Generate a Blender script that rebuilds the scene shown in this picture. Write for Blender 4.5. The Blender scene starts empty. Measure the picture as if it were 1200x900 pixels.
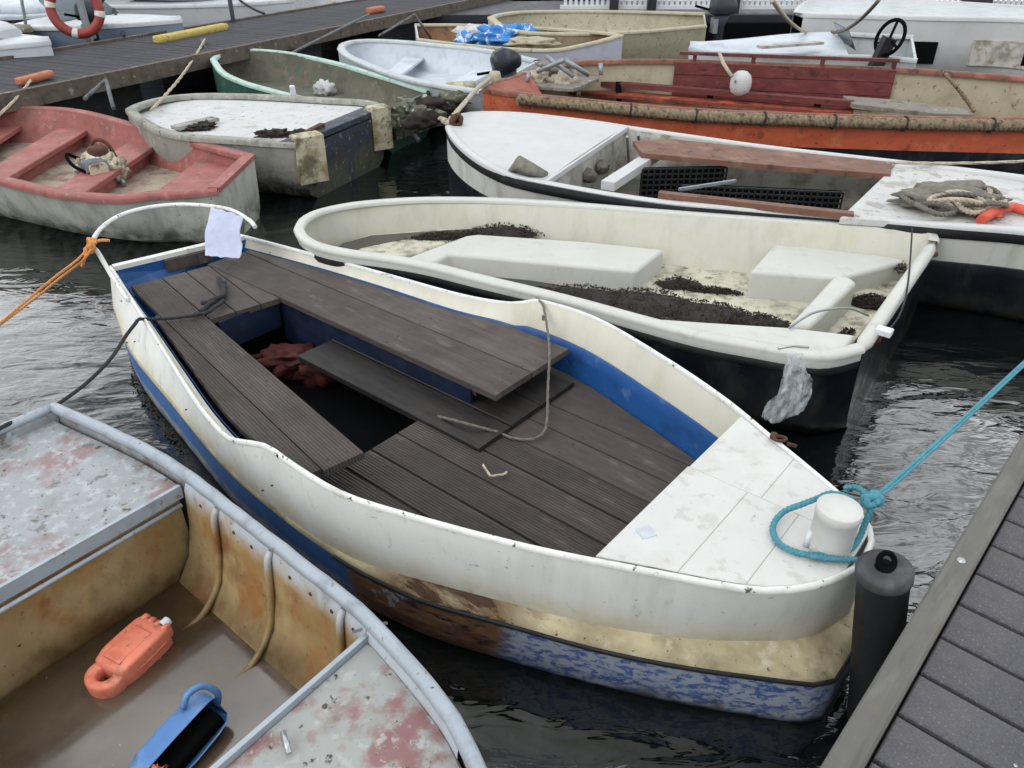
import bpy, bmesh, math, random
from mathutils import Vector, Matrix, noise
S = bpy.context.scene
COL = S.collection
R = random.Random(11)

# ---------------------------------------------------------------- camera
cam_d = bpy.data.cameras.new('camera')
cam = bpy.data.objects.new('camera', cam_d); COL.objects.link(cam)
cam.location = (0, 0, 2.1)
cam.rotation_euler = (math.pi/2 - math.atan(558/900), 0, 0)
cam_d.sensor_fit = 'HORIZONTAL'; cam_d.sensor_width = 36; cam_d.lens = 27
cam_d.clip_start = 0.02; cam_d.clip_end = 5000
S.camera = cam

# ---------------------------------------------------------------- sky and sun (overcast)
SKX = 4.6
SUN_EL, SUN_AZ = math.radians(40), math.radians(232)
W = bpy.data.worlds.new('World'); S.world = W; W.use_nodes = True
wt = W.node_tree; wt.nodes.clear()
wo = wt.nodes.new('ShaderNodeOutputWorld'); bg = wt.nodes.new('ShaderNodeBackground')
sky = wt.nodes.new('ShaderNodeTexSky'); sky.sky_type = 'NISHITA'; sky.sun_disc = False
sky.sun_elevation = SUN_EL; sky.sun_rotation = SUN_AZ; sky.dust_density = 3.0
hs = wt.nodes.new('ShaderNodeHueSaturation'); hs.inputs['Saturation'].default_value = 0.22
wt.links.new(sky.outputs[0], hs.inputs['Color'])
tc = wt.nodes.new('ShaderNodeTexCoord'); mp = wt.nodes.new('ShaderNodeMapping'); mp.inputs['Scale'].default_value = (1, 1, 2.2); mp.inputs['Location'].default_value = (SKX, .4, .2)
nz = wt.nodes.new('ShaderNodeTexNoise'); nz.inputs['Scale'].default_value = 2.6; nz.inputs['Detail'].default_value = 7
mr = wt.nodes.new('ShaderNodeMapRange'); mr.inputs[1].default_value = .44; mr.inputs[2].default_value = .70
mr.inputs[3].default_value = 0.0; mr.inputs[4].default_value = 1.0
wt.links.new(tc.outputs['Generated'], mp.inputs[0]); wt.links.new(mp.outputs[0], nz.inputs['Vector']); wt.links.new(nz.outputs[0], mr.inputs[0])
cl = wt.nodes.new('ShaderNodeMix'); cl.data_type = 'RGBA'
cl.inputs[6].default_value = (3.0, 3.2, 3.5, 1); cl.inputs[7].default_value = (37, 38, 38.6, 1)
wt.links.new(mr.outputs[0], cl.inputs[0])
mxs = wt.nodes.new('ShaderNodeMix'); mxs.data_type = 'RGBA'; mxs.inputs[0].default_value = 0.82
wt.links.new(hs.outputs[0], mxs.inputs[6]); wt.links.new(cl.outputs[2], mxs.inputs[7])
sxy = wt.nodes.new('ShaderNodeSeparateXYZ'); zr = wt.nodes.new('ShaderNodeMapRange')
zr.inputs[1].default_value = 0; zr.inputs[2].default_value = 1; zr.inputs[3].default_value = .95; zr.inputs[4].default_value = 1.02
wt.links.new(tc.outputs['Generated'], sxy.inputs[0]); wt.links.new(sxy.outputs[2], zr.inputs[0])
vm = wt.nodes.new('ShaderNodeVectorMath'); vm.operation = 'SCALE'; wt.links.new(mxs.outputs[2], vm.inputs[0]); wt.links.new(zr.outputs[0], vm.inputs[3])
wt.links.new(vm.outputs[0], bg.inputs[0]); bg.inputs[1].default_value = 0.12
wt.links.new(bg.outputs[0], wo.inputs[0])
sd = bpy.data.lights.new('sun', 'SUN'); sd.energy = 1.0; sd.angle = math.radians(35); sd.color = (1, .985, .96)
sun = bpy.data.objects.new('sun', sd); COL.objects.link(sun)
sun.rotation_euler = (math.pi/2 - SUN_EL, 0, math.pi - SUN_AZ)
S.view_settings.view_transform = 'Standard'; S.view_settings.look = 'None'
S.view_settings.exposure = 0.17; S.view_settings.gamma = 1.0

# ---------------------------------------------------------------- materials
def rgb(h):
    h = h.lstrip('#'); c = [int(h[i:i+2], 16)/255 for i in (0, 2, 4)]
    return tuple(((v/12.92) if v <= .04045 else ((v+.055)/1.055)**2.4) for v in c) + (1,)
MATS = {}
def mat(name, base, rough=.6, var=(6, .18), layers=(), bump=((40, .15, .004),), metal=0, spec=.4, groove=None, tint=0):
    """procedural paint / wood: base colour with soft variation, layers of stains (noise thresholds,
    optionally limited to a ball or a height range), noise bump, optional fine grooves along local X"""
    m = bpy.data.materials.new(name); m.use_nodes = True; MATS[name] = m
    nt = m.node_tree; nd = nt.nodes; ln = nt.links
    p = nd['Principled BSDF']; tcn = nd.new('ShaderNodeTexCoord'); co = tcn.outputs['Object']
    p.inputs['Metallic'].default_value = metal; p.inputs['Specular IOR Level'].default_value = spec
    def noise_(scale, detail, stretch, seed, rz=0):
        src = co
        if rz:
            m0 = nd.new('ShaderNodeMapping'); m0.inputs['Rotation'].default_value = (0, 0, rz); ln.new(co, m0.inputs[0]); src = m0.outputs[0]
        mpn = nd.new('ShaderNodeMapping'); mpn.inputs['Scale'].default_value = stretch; mpn.inputs['Location'].default_value = (seed*3.1, seed*1.7, seed)
        n = nd.new('ShaderNodeTexNoise'); n.inputs['Scale'].default_value = scale; n.inputs['Detail'].default_value = detail; n.inputs['Roughness'].default_value = .62
        ln.new(src, mpn.inputs[0]); ln.new(mpn.outputs[0], n.inputs['Vector']); return n.outputs[0]
    def mrange(src, lo, hi, a=0., b=1.):
        r = nd.new('ShaderNodeMapRange'); r.inputs[1].default_value = lo; r.inputs[2].default_value = hi
        r.inputs[3].default_value = a; r.inputs[4].default_value = b; ln.new(src, r.inputs[0]); return r.outputs[0]
    def mth(op, a, b):
        q = nd.new('ShaderNodeMath'); q.operation = op
        for i, v in enumerate((a, b)):
            if isinstance(v, (int, float)): q.inputs[i].default_value = v
            else: ln.new(v, q.inputs[i])
        return q.outputs[0]
    c = rgb(base) if isinstance(base, str) else base
    st = var[2] if len(var) > 2 else (1, 1, 1)
    mx = nd.new('ShaderNodeMix'); mx.data_type = 'RGBA'
    mx.inputs[6].default_value = tuple(v*(1-var[1]) for v in c[:3])+(1,); mx.inputs[7].default_value = tuple(min(.95, v*(1+var[1])) for v in c[:3])+(1,)
    ln.new(mrange(noise_(var[0], 6, st, .3), .3, .7), mx.inputs[0]); cur = mx.outputs[2]
    if tint:
        oi = nd.new('ShaderNodeObjectInfo'); hsv = nd.new('ShaderNodeHueSaturation')
        ln.new(mrange(oi.outputs['Random'], 0, 1, 1-tint, 1+tint), hsv.inputs['Value']); ln.new(cur, hsv.inputs['Color']); cur = hsv.outputs[0]
    hgt = None
    for k, L in enumerate(layers):
        f = mrange(noise_(L.get('scale', 5), L.get('detail', 8), L.get('stretch', (1, 1, 1)), 1.7*k+2, L.get('rz', 0)), L.get('lo', .5), L.get('hi', .6), 0, L.get('amt', 1))
        if 'ball' in L:
            (bc, br) = L['ball']; ds = nd.new('ShaderNodeVectorMath'); ds.operation = 'DISTANCE'; ds.inputs[1].default_value = bc; 
            sc = nd.new('ShaderNodeVectorMath'); sc.operation = 'MULTIPLY'; bs = L.get('bs', (1, 1, 1)); sc.inputs[1].default_value = bs
            ds.inputs[1].default_value = tuple(bc[i]*bs[i] for i in range(3))
            ln.new(co, sc.inputs[0]); ln.new(sc.outputs[0], ds.inputs[0])
            f = mth('MULTIPLY', f, mrange(ds.outputs['Value'], br, br*L.get('soft', .6), 0, 1))
        if 'z' in L:
            sx = nd.new('ShaderNodeSeparateXYZ'); ln.new(co, sx.inputs[0])
            zz = mth('ADD', sx.outputs[2], mth('MULTIPLY', mth('SUBTRACT', noise_(9, 4, (1, 1, .3), 9), .5), L.get('zn', .06)))
            f = mth('MULTIPLY', f, mrange(zz, L['z'][0], L['z'][1], 0, 1))
        if 'x' in L:
            sx = nd.new('ShaderNodeSeparateXYZ'); ln.new(co, sx.inputs[0])
            f = mth('MULTIPLY', f, mrange(sx.outputs[0], L['x'][0], L['x'][1], 0, 1))
        m2 = nd.new('ShaderNodeMix'); m2.data_type = 'RGBA'; ln.new(f, m2.inputs[0]); ln.new(cur, m2.inputs[6])
        m2.inputs[7].default_value = rgb(L['col']); cur = m2.outputs[2]
        if L.get('h'):
            t = mth('MULTIPLY', f, L['h']); hgt = t if hgt is None else mth('ADD', hgt, t)
    ln.new(cur, p.inputs['Base Color'])
    ln.new(mrange(noise_(7, 5, (1, 1, 1), 5.5), .3, .7, max(.03, rough-.12), min(1, rough+.12)), p.inputs['Roughness'])
    prev = None
    def addbump(h, strength, dist):
        nonlocal prev
        b = nd.new('ShaderNodeBump'); b.inputs['Strength'].default_value = strength; b.inputs['Distance'].default_value = dist
        ln.new(h, b.inputs['Height'])
        if prev: ln.new(prev, b.inputs['Normal'])
        prev = b.outputs[0]
    for B_ in bump: addbump(noise_(B_[0], 6, B_[3] if len(B_) > 3 else (1, 1, 1), 7.7), B_[1], B_[2])
    if hgt is not None: addbump(hgt, .8, .004)
    if groove:
        wv = nd.new('ShaderNodeTexWave'); wv.wave_type = 'BANDS'; wv.bands_direction = 'Y'; wv.inputs['Scale'].default_value = .314/groove; wv.inputs['Distortion'].default_value = 0
        ln.new(co, wv.inputs['Vector']); addbump(wv.outputs['Fac'], .9, .006); gm = nd.new('ShaderNodeMix'); gm.data_type = 'RGBA'; gm.blend_type = 'MULTIPLY'; ln.new(mrange(wv.outputs['Fac'], .0, .35, .75, 0), gm.inputs[0]); ln.new(cur, gm.inputs[6]); gm.inputs[7].default_value = (.32, .30, .28, 1); ln.new(gm.outputs[2], p.inputs['Base Color'])
    if prev: ln.new(prev, p.inputs['Normal'])
    return m

# ---------------------------------------------------------------- mesh helpers
def V(p): return Vector(p)
class MB:
    def __init__(s): s.v = []; s.f = []; s.sm = []
    def add(s, vs, fs, smooth=True):
        o = len(s.v); s.v += [Vector(p) for p in vs]; s.f += [tuple(i+o for i in f) for f in fs]; s.sm += [smooth]*len(fs); return s
    def grid(s, rows, cyc=False, smooth=True):
        n, m = len(rows), len(rows[0]); vs = [p for r in rows for p in r]; fs = []
        for i in range(n-1):
            for j in range(m if cyc else m-1):
                k = (j+1) % m; fs.append((i*m+j, i*m+k, (i+1)*m+k, (i+1)*m+j))
        return s.add(vs, fs, smooth)
    def prism(s, poly, z0, z1, bev=.003):
        """flat polygon (xy[,z ignored]) from z0 up to z1 with a small chamfer on top"""
        n = len(poly); P = [Vector((p[0], p[1])) for p in poly]
        a = sum(P[i].x*P[(i+1) % n].y-P[(i+1) % n].x*P[i].y for i in range(n))
        if a < 0: P.reverse()
        ins = []
        for i in range(n):
            d1 = (P[i]-P[i-1]).normalized(); d2 = (P[(i+1) % n]-P[i]).normalized()
            n1 = Vector((-d1.y, d1.x)); n2 = Vector((-d2.y, d2.x)); t = (n1+n2); t = t/max(.3, t.length_squared/2)
            ins.append(P[i]+t*bev)
        vs = [(p.x, p.y, z0) for p in P]+[(p.x, p.y, z1-bev) for p in P]+[(p.x, p.y, z1) for p in ins]
        fs = [tuple(range(n-1, -1, -1)), tuple(range(2*n, 3*n))]
        for i in range(n):
            k = (i+1) % n; fs += [(i, k, n+k, n+i), (n+i, n+k, 2*n+k, 2*n+i)]
        return s.add(vs, fs, False)
    def hexa(s, top, dz, bev=.003):
        """sloping slab: polygon of 3-D points, thickness dz downward"""
        n = len(top); T_ = [Vector(p) for p in top]; c = sum(T_, Vector())/n
        ins = [p+(c-p).normalized()*bev*1.4 for p in T_]
        vs = [p-Vector((0, 0, dz)) for p in T_]+[p-Vector((0, 0, bev)) for p in T_]+ins
        fs = [tuple(range(n-1, -1, -1)), tuple(range(2*n, 3*n))]
        for i in range(n):
            k = (i+1) % n; fs += [(i, k, n+k, n+i), (n+i, n+k, 2*n+k, 2*n+i)]
        return s.add(vs, fs, False)
    def box(s, c, size, rz=0., bev=.003):
        cx, cy, cz = c; a, b, h = size[0]/2, size[1]/2, size[2]/2; co, si = math.cos(rz), math.sin(rz)
        return s.prism([(cx+x*co-y*si, cy+x*si+y*co) for x, y in ((-a, -b), (a, -b), (a, b), (-a, b))], cz-h, cz+h, bev)
    def bar(s, a, b, w, h, up=(0, 0, 1)):
        """rectangular bar from a to b"""
        a, b = V(a), V(b); d = (b-a).normalized(); side = d.cross(V(up)); side = side.normalized() if side.length > 1e-4 else Vector((1, 0, 0)); u = side.cross(d)
        vs = [q+side*sx*w/2+u*su*h/2 for q in (a, b) for sx, su in ((-1, -1), (1, -1), (1, 1), (-1, 1))]
        return s.add(vs, [(0, 1, 2, 3)[::-1], (4, 5, 6, 7), (0, 1, 5, 4), (1, 2, 6, 5), (2, 3, 7, 6), (3, 0, 4, 7)], False)
    def tube(s, pts, r, n=10, cap=True, closed=False):
        P = [V(p) for p in pts]; rows = []; m = len(P); prev = None
        for i in range(m):
            if closed: t = (P[(i+1) % m]-P[i-1]).normalized()
            else: t = (P[min(i+1, m-1)]-P[max(i-1, 0)]).normalized()
            if prev is None:
                u = t.cross(Vector((0, 0, 1)));  u = u if u.length > .05 else t.cross(Vector((1, 0, 0)))
            else: u = prev-t*prev.dot(t)
            u.normalize(); prev = u; w = t.cross(u); rr = r[i] if isinstance(r, (list, tuple)) else r
            rows.append([P[i]+(u*math.cos(a)+w*math.sin(a))*rr for a in [2*math.pi*k/n for k in range(n)]])
        if closed: rows.append(rows[0])
        o = len(s.v); s.grid(rows, True)
        if cap and not closed:
            s.f += [tuple(o+k for k in range(n-1, -1, -1)), tuple(o+(m-1)*n+k for k in range(n))]; s.sm += [False]*2
        return s
    def strands(s, pts, r, turns, n=6, k=3):
        """laid rope: k strands twisted round the path"""
        P = [V(p) for p in pts]; m = len(P); U = []; prev = None
        for i in range(m):
            t = (P[min(i+1, m-1)]-P[max(i-1, 0)]).normalized()
            if prev is None:
                u = t.cross(Vector((0, 0, 1))); u = u if u.length > .05 else t.cross(Vector((1, 0, 0)))
            else: u = prev-t*prev.dot(t)
            u.normalize(); prev = u; U.append((u, t.cross(u)))
        for q in range(k):
            s.tube([P[i]+(U[i][0]*math.cos(a)+U[i][1]*math.sin(a))*r*.5 for i in range(m) for a in [2*math.pi*(q/k+turns*i/(m-1))]], r*.56, n)
        return s
    def lathe(s, c, prof, n=24, axis=None):
        c = V(c); M = Matrix.Identity(3) if axis is None else V(axis).to_track_quat('Z', 'Y').to_matrix()
        rows = [[c+M @ Vector((r*math.cos(2*math.pi*k/n), r*math.sin(2*math.pi*k/n), z)) for k in range(n)] for r, z in prof]
        return s.grid(rows, True)
    def loft(s, secs, n=20, e=4., cap=True):
        """secs: (centre, a-vector, b-vector) super-ellipse sections"""
        rows = []
        for c, a, b in secs:
            c, a, b = V(c), V(a), V(b); row = []
            for k in range(n):
                t = 2*math.pi*k/n; x, y = math.cos(t), math.sin(t)
                row.append(c+a*math.copysign(abs(x)**(2/e), x)+b*math.copysign(abs(y)**(2/e), y))
            rows.append(row)
        o = len(s.v); s.grid(rows, True); m = len(rows)
        if cap: s.f += [tuple(o+k for k in range(n-1, -1, -1)), tuple(o+(m-1)*n+k for k in range(n))]; s.sm += [False]*2
        return s
    def blob(s, c, r, seed=0, amp=.3, sub=2, freq=3.):
        bm = bmesh.new(); bmesh.ops.create_icosphere(bm, subdivisions=sub, radius=1)
        r = Vector(r) if not isinstance(r, (int, float)) else Vector((r, r, r)); c = V(c); vs = []
        for v in bm.verts:
            d = v.co.copy(); k = 1+amp*noise.noise(d*freq*.5+Vector((seed, seed*2.3, 0)))*2
            vs.append(c+Vector((d.x*r.x, d.y*r.y, d.z*r.z))*k)
        fs = [tuple(v.index for v in f.verts) for f in bm.faces]; bm.free(); return s.add(vs, fs, True)
    def litter(s, patches, n, size, zf=None, seed=1):
        """heap of small curled leaves over (centre, rx, ry, rot, height) patches"""
        rr = random.Random(seed)
        for (c, rx, ry, rot, h) in patches:
            for _ in range(n):
                a = rr.random()*2*math.pi; q = math.sqrt(rr.random()); x, y = q*math.cos(a)*rx, q*math.sin(a)*ry
                p = Vector((c[0]+x*math.cos(rot)-y*math.sin(rot), c[1]+x*math.sin(rot)+y*math.cos(rot), c[2]+rr.random()*h*(1-q*q)))
                sz = size*(.5+rr.random()); u = Vector((rr.gauss(0, 1), rr.gauss(0, 1), rr.gauss(0, .45))).normalized(); w = u.cross(Vector((rr.gauss(0, .6), rr.gauss(0, .6), 1))).normalized(); nn = u.cross(w)
                s.add([p-u*sz, p-w*sz*.4+nn*sz*.2, p+u*sz, p+w*sz*.4+nn*sz*.2], [(0, 1, 2), (0, 2, 3)], False)
        return s
    def obj(s, name, m, parent=None, kind=None, label=None):
        me = bpy.data.meshes.new(name); off = Vector(parent['_w']) if parent is not None else (sum(s.v, Vector())/len(s.v) if kind is None else Vector())
        if parent is None and kind is None: off.z = min(v.z for v in s.v)
        me.from_pydata([v-off for v in s.v], [], s.f); me.polygons.foreach_set('use_smooth', s.sm)
        bm = bmesh.new(); bm.from_mesh(me); bmesh.ops.recalc_face_normals(bm, faces=bm.faces); bm.to_mesh(me); bm.free()
        me.materials.append(MATS[m] if isinstance(m, str) else m); me.update()
        o = bpy.data.objects.new(name, me); COL.objects.link(o)
        if parent is not None: o.parent = parent; o['_w'] = tuple(off)
        else: o.location = off; o['_w'] = tuple(off)
        if kind: o['kind'] = kind
        if label: o['label'] = label
        return o
def thing(name, label, cat, loc, group=None):
    o = bpy.data.objects.new(name, None); COL.objects.link(o); o.location = loc; o['_w'] = tuple(loc); o.empty_display_size = .1
    o['label'] = label; o['category'] = cat
    if group: o['group'] = group
    return o
def tag(o, label, cat, group=None, kind=None):
    o['label'] = label; o['category'] = cat
    if group: o['group'] = group
    if kind: o['kind'] = kind
    return o
def curve(pts, n, closed=False):
    """Catmull-Rom through the points, resampled to n equal steps"""
    P = [V(p) for p in pts]; out = []
    if len(P) == 2: return [P[0].lerp(P[1], i/n) for i in range(n+1)]
    m = len(P)
    for i in range(m if closed else m-1):
        a, b = P[i], P[(i+1) % m]
        p0 = P[i-1] if (i or closed) else a*2-b
        p3 = P[(i+2) % m] if (closed or i+2 < m) else b*2-a
        for k in range(12):
            t = k/12; out.append(.5*((2*a)+(b-p0)*t+(2*p0-5*a+4*b-p3)*t*t+(3*a-p0-3*b+p3)*t**3))
    out.append(P[0] if closed else P[-1]); L = [0]
    for i in range(1, len(out)): L.append(L[-1]+(out[i]-out[i-1]).length)
    res = []; j = 0
    for i in range(n+1):
        d = L[-1]*i/n
        while j < len(L)-2 and L[j+1] < d: j += 1
        seg = L[j+1]-L[j]; res.append(out[j].lerp(out[j+1], (d-L[j])/seg if seg > 1e-9 else 0))
    return res
def sag(a, b, drop, n=16):
    a, b = V(a), V(b); return [a.lerp(b, i/n)-Vector((0, 0, drop*4*(i/n)*(1-i/n))) for i in range(n+1)]
def jit(pts, a, seed=0):
    rr = random.Random(seed); return [V(p)+Vector((rr.uniform(-a, a), rr.uniform(-a, a), rr.uniform(-a, a))) for p in pts]

class Hull:
    """boat shell between a near and a far gunwale line, both running stern -> bow"""
    def __init__(s, N, F, n=36, zb=0.):
        s.N = curve(N, n); s.F = curve(F, n); s.n = n; s.zb = zb
    def pt(s, side, i, f, k):
        E = (s.N if side == 'N' else s.F)[i]; M = (s.N[i]+s.F[i])/2
        return Vector((E.x+(M.x-E.x)*f, E.y+(M.y-E.y)*f, s.zb+(E.z-s.zb)*k))
    def atz(s, side, i, f, z):
        q = s.pt(side, i, f, 1); q.z = z; return q
    def skin(s, prof, i0=0, i1=None, sides='NF', mb=None):
        mb = mb or MB(); i1 = s.n if i1 is None else i1
        for sd in sides: mb.grid([[s.pt(sd, i, f, k) for f, k in prof] for i in range(i0, i1+1)])
        return mb
    def liner(s, prof, z, i0=0, i1=None, sides='NF'):
        """inside skin ending at absolute height z"""
        mb = MB(); i1 = s.n if i1 is None else i1
        for sd in sides: mb.grid([[s.pt(sd, i, f, k) for f, k in prof[:-1]]+[s.atz(sd, i, prof[-1][0], z)] for i in range(i0, i1+1)])
        return mb
    def floor(s, f, z, i0=0, i1=None, m=6):
        i1 = s.n if i1 is None else i1; rows = []
        for i in range(i0, i1+1):
            a, b = s.atz('N', i, f, z), s.atz('F', i, f, z); rows.append([a.lerp(b, k/m) for k in range(m+1)])
        return MB().grid(rows)
    def cap(s, w, h, over=.012, lip=.01, i0=0):
        """gunwale capping: rounded rectangle swept along both sides and round the bow"""
        path = s.N[i0:]+s.F[i0:][::-1][1:]; mb = MB(); rows = []; m = len(path); mid = sum(path, Vector())/m
        for i in range(m):
            t = path[min(i+1, m-1)]-path[max(i-1, 0)]; t.z = 0; t.normalize(); nn = Vector((-t.y, t.x, 0))
            if nn.dot(s.M(i0+min(i, m-1-i))-path[i]) < 0 and min(i, m-1-i) < s.n*.8: nn = -nn
            elif min(i, m-1-i) >= s.n*.8 and i and nn.dot(last) < 0: nn = -nn
            last = nn; p = path[i]; b = min(h*.4, .008)
            prof = [(-over, -h), (-over-.001, -b), (-over+b, lip), (w-b, lip), (w, -b+lip), (w, -h)]
            rows.append([p+nn*x+Vector((0, 0, z)) for x, z in prof])
        return mb.grid(rows)
    def M(s, i): return (s.N[i]+s.F[i])/2
    def transom(s, prof, th=.03, top=1., i=0):
        """board closing the stern; prof = outer section (f,k) from gunwale to keel"""
        sec = [s.pt('N', i, f, min(k, top)) for f, k in prof]+[s.pt('F', i, f, min(k, top)) for f, k in prof[::-1]]
        d = s.M(min(i+3, s.n))-s.M(i); d.z = 0; d.normalize(); n = len(sec)
        vs = [p-d*.002 for p in sec]+[p+d*th for p in sec]
        fs = [tuple(range(n)), tuple(range(2*n-1, n-1, -1))]+[(k, (k+1) % n, n+(k+1) % n, n+k) for k in range(n)]
        return MB().add(vs, fs, False)
    def cross(s, t0, t1, z, th, f=.06):
        i0, i1 = t0*s.n, t1*s.n
        def at(sd, t):
            j = int(t); j = min(j, s.n-1); return s.atz(sd, j, f, z).lerp(s.atz(sd, j+1, f, z), t-j)
        return MB().prism([at('N', i0), at('N', i1), at('F', i1), at('F', i0)], z-th, z, .006)
def knot(mb, c, r, rope, seed=0):
    rr = random.Random(seed)
    for q in range(3):
        ax = Vector((rr.gauss(0, 1), rr.gauss(0, 1), rr.gauss(0, 1))).normalized(); u = ax.orthogonal().normalized(); w = ax.cross(u)
        mb.tube([V(c)+(u*math.cos(a)+w*math.sin(a)*.8)*r+ax*rr.uniform(-.3, .3)*r for a in [2*math.pi*k/14 for k in range(14)]], rope, 8, closed=True)
    return mb
def rel(p, q): return tuple(p[i]-q[i] for i in range(3))
def sub(poly, *idx): return [poly[i] for i in idx]

# paints and timbers shared by several things
mat('rope_grey', '#66625a', .9, (60, .3), bump=((160, .6, .003, (1, 1, 1)),))
mat('rope_dark', '#26262a', .85, (60, .3), bump=((160, .5, .003),))
mat('rope_pale', '#a79c8c', .9, (40, .3), bump=((140, .6, .003),))
mat('rope_orange', '#bd7f48', .85, (50, .25), bump=((140, .6, .003),))
mat('rope_blue', '#43808f', .75, (50, .2), bump=((170, .6, .003),))
mat('galvanised', '#8b9297', .5, (20, .2), metal=.5)
mat('rust', '#4a2f22', .85, (30, .4), bump=((80, .5, .004),))
mat('black_rubber', '#1b1c1e', .6, (9, .3), layers=[dict(col='#45474a', scale=12, lo=.55, hi=.75, amt=.5)])
mat('dark_gap', '#0b0c0d', .9, (9, .2), spec=.05)
mat('weed', '#2a231e', .85, (30, .5), bump=((90, .5, .003),))
mat('plastic_white', '#c9ccd4', .5, (12, .08))
mat('steel', '#a9acae', .35, (20, .15), metal=.8)

# ---------------------------------------------------------------- water
def water_mat(name, deep, scale, strength, ior=1.45, rough=.05):
    m = bpy.data.materials.new(name); m.use_nodes = True; MATS[name] = m; nt = m.node_tree; nd = nt.nodes; ln = nt.links; p = nd['Principled BSDF']
    p.inputs['Base Color'].default_value = deep; p.inputs['Roughness'].default_value = rough; p.inputs['IOR'].default_value = ior
    tcn = nd.new('ShaderNodeTexCoord'); prev = None
    for sc, st, dist, str_, rot in scale:
        mpn = nd.new('ShaderNodeMapping'); mpn.inputs['Scale'].default_value = str_; mpn.inputs['Rotation'].default_value = (0, 0, rot)
        n = nd.new('ShaderNodeTexNoise'); n.inputs['Scale'].default_value = sc; n.inputs['Detail'].default_value = 3; n.inputs['Distortion'].default_value = .6
        b = nd.new('ShaderNodeBump'); b.inputs['Strength'].default_value = st*strength; b.inputs['Distance'].default_value = dist
        ln.new(tcn.outputs['Object'], mpn.inputs[0]); ln.new(mpn.outputs[0], n.inputs['Vector']); ln.new(n.outputs[0], b.inputs['Height'])
        if prev: ln.new(prev, b.inputs['Normal'])
        prev = b.outputs[0]
    ln.new(prev, p.inputs['Normal']); return m
water_mat('harbour_water', (.004, .006, .006, 1), [(1.3, .5, .04, (1, 2.0, 1), .45), (4.2, .42, .016, (1, 2.4, 1), -.25), (11, .14, .004, (1, 2, 1), .15)], 1.0, ior=1.8, rough=.03)
mb = MB(); rows = []
for y in (-900, -60, -6, 0, 4, 9, 16, 30, 80, 300, 1500): rows.append([(x, y, -.055) for x in (-1500, -200, -40, -8, 0, 8, 40, 200, 1500)])
mb.grid(rows); mb.obj('water', 'harbour_water', kind='structure')
# harbour bed under the water
mat('mud', '#2b2a24', .9)
mb = MB(); mb.grid([[(x, y, -2.5) for x in (-1500, 0, 1500)] for y in (-900, 0, 1500)]); mb.obj('harbour_bed', 'mud', kind='structure')

# ================================================================ blue and white boat (the main one)
ROOT = (-.4, 2.85, 0)
bt = thing('open_dinghy', 'weathered blue and white open boat with brown plank seats and white foredeck, in front centre', 'boat', ROOT)
rot = [rel(q, ROOT) for q in [(-0.311,1.770,0.120),(-0.223,1.750,0.170),(-0.448,1.845,0.140)]]
mat('boat_white', '#dcdfdb', .42, (3, .07), layers=[
    dict(col='#b5b2a2', scale=5, lo=.5, hi=.75, amt=.4, stretch=(1, 1, .25)),
    dict(col='#c4b58a', scale=6, lo=.3, hi=.7, z=(.32, .22), amt=.8),
    dict(col='#6b675c', scale=46, lo=.67, hi=.72, amt=.7), dict(col='#8d8a7e', scale=5, lo=.56, hi=.7, amt=.15, stretch=(2.5, 2.5, .22)), dict(col='#5e5a4f', scale=22, lo=.66, hi=.70, amt=.6, stretch=(.5, 2, 2), rz=.692), dict(col='#a9a28a', scale=8, lo=.3, hi=.7, z=(.27, .205), zn=.05, amt=.6),
    dict(col='#8d8778', scale=16, lo=.62, hi=.7, amt=.35, stretch=(1, 1, .4))], bump=((3, .10, .02), (60, .06, .002)))
mat('boat_inner_white', '#c3c1b4', .45, (3, .08), layers=[dict(col='#a79f80', scale=7, lo=.48, hi=.72, amt=.45, stretch=(1, 1, .3)), dict(col='#5f5a50', scale=60, lo=.68, hi=.72, amt=.7)], bump=((4, .1, .01),))
mat('boat_cap', '#cdcfcb', .4, (6, .06), layers=[dict(col='#9b9787', scale=11, lo=.55, hi=.72, amt=.55), dict(col='#57534a', scale=34, lo=.62, hi=.66), dict(col='#2f2c27', scale=18, lo=.68, hi=.7)], bump=((30, .25, .004),))
AL = .692   # turns the pattern so that streaks follow the boat
mat('boat_strake', '#b5aa8a', .65, (9, .14), layers=[
    dict(col='#857a60', scale=9, lo=.42, hi=.66, amt=.8, stretch=(.5, 1, 1), rz=AL),
    dict(col='#cdc6b0', scale=14, lo=.56, hi=.68, amt=.7),
    dict(col='#6b5238', scale=9, lo=.34, hi=.50, ball=(rot[1], .34), soft=.55, stretch=(.4, 1.4, 1.4), rz=AL, amt=.95, h=-.6),
    dict(col='#41281a', scale=13, lo=.52, hi=.58, ball=(rot[1], .36), soft=.6, stretch=(.3, 1.6, 1.6), rz=AL, h=-1.2),
    dict(col='#4e4437', scale=55, lo=.63, hi=.69), dict(col='#5c5544', scale=7, lo=.57, hi=.7, amt=.7)], bump=((26, .3, .006), (70, .25, .003)))
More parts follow.
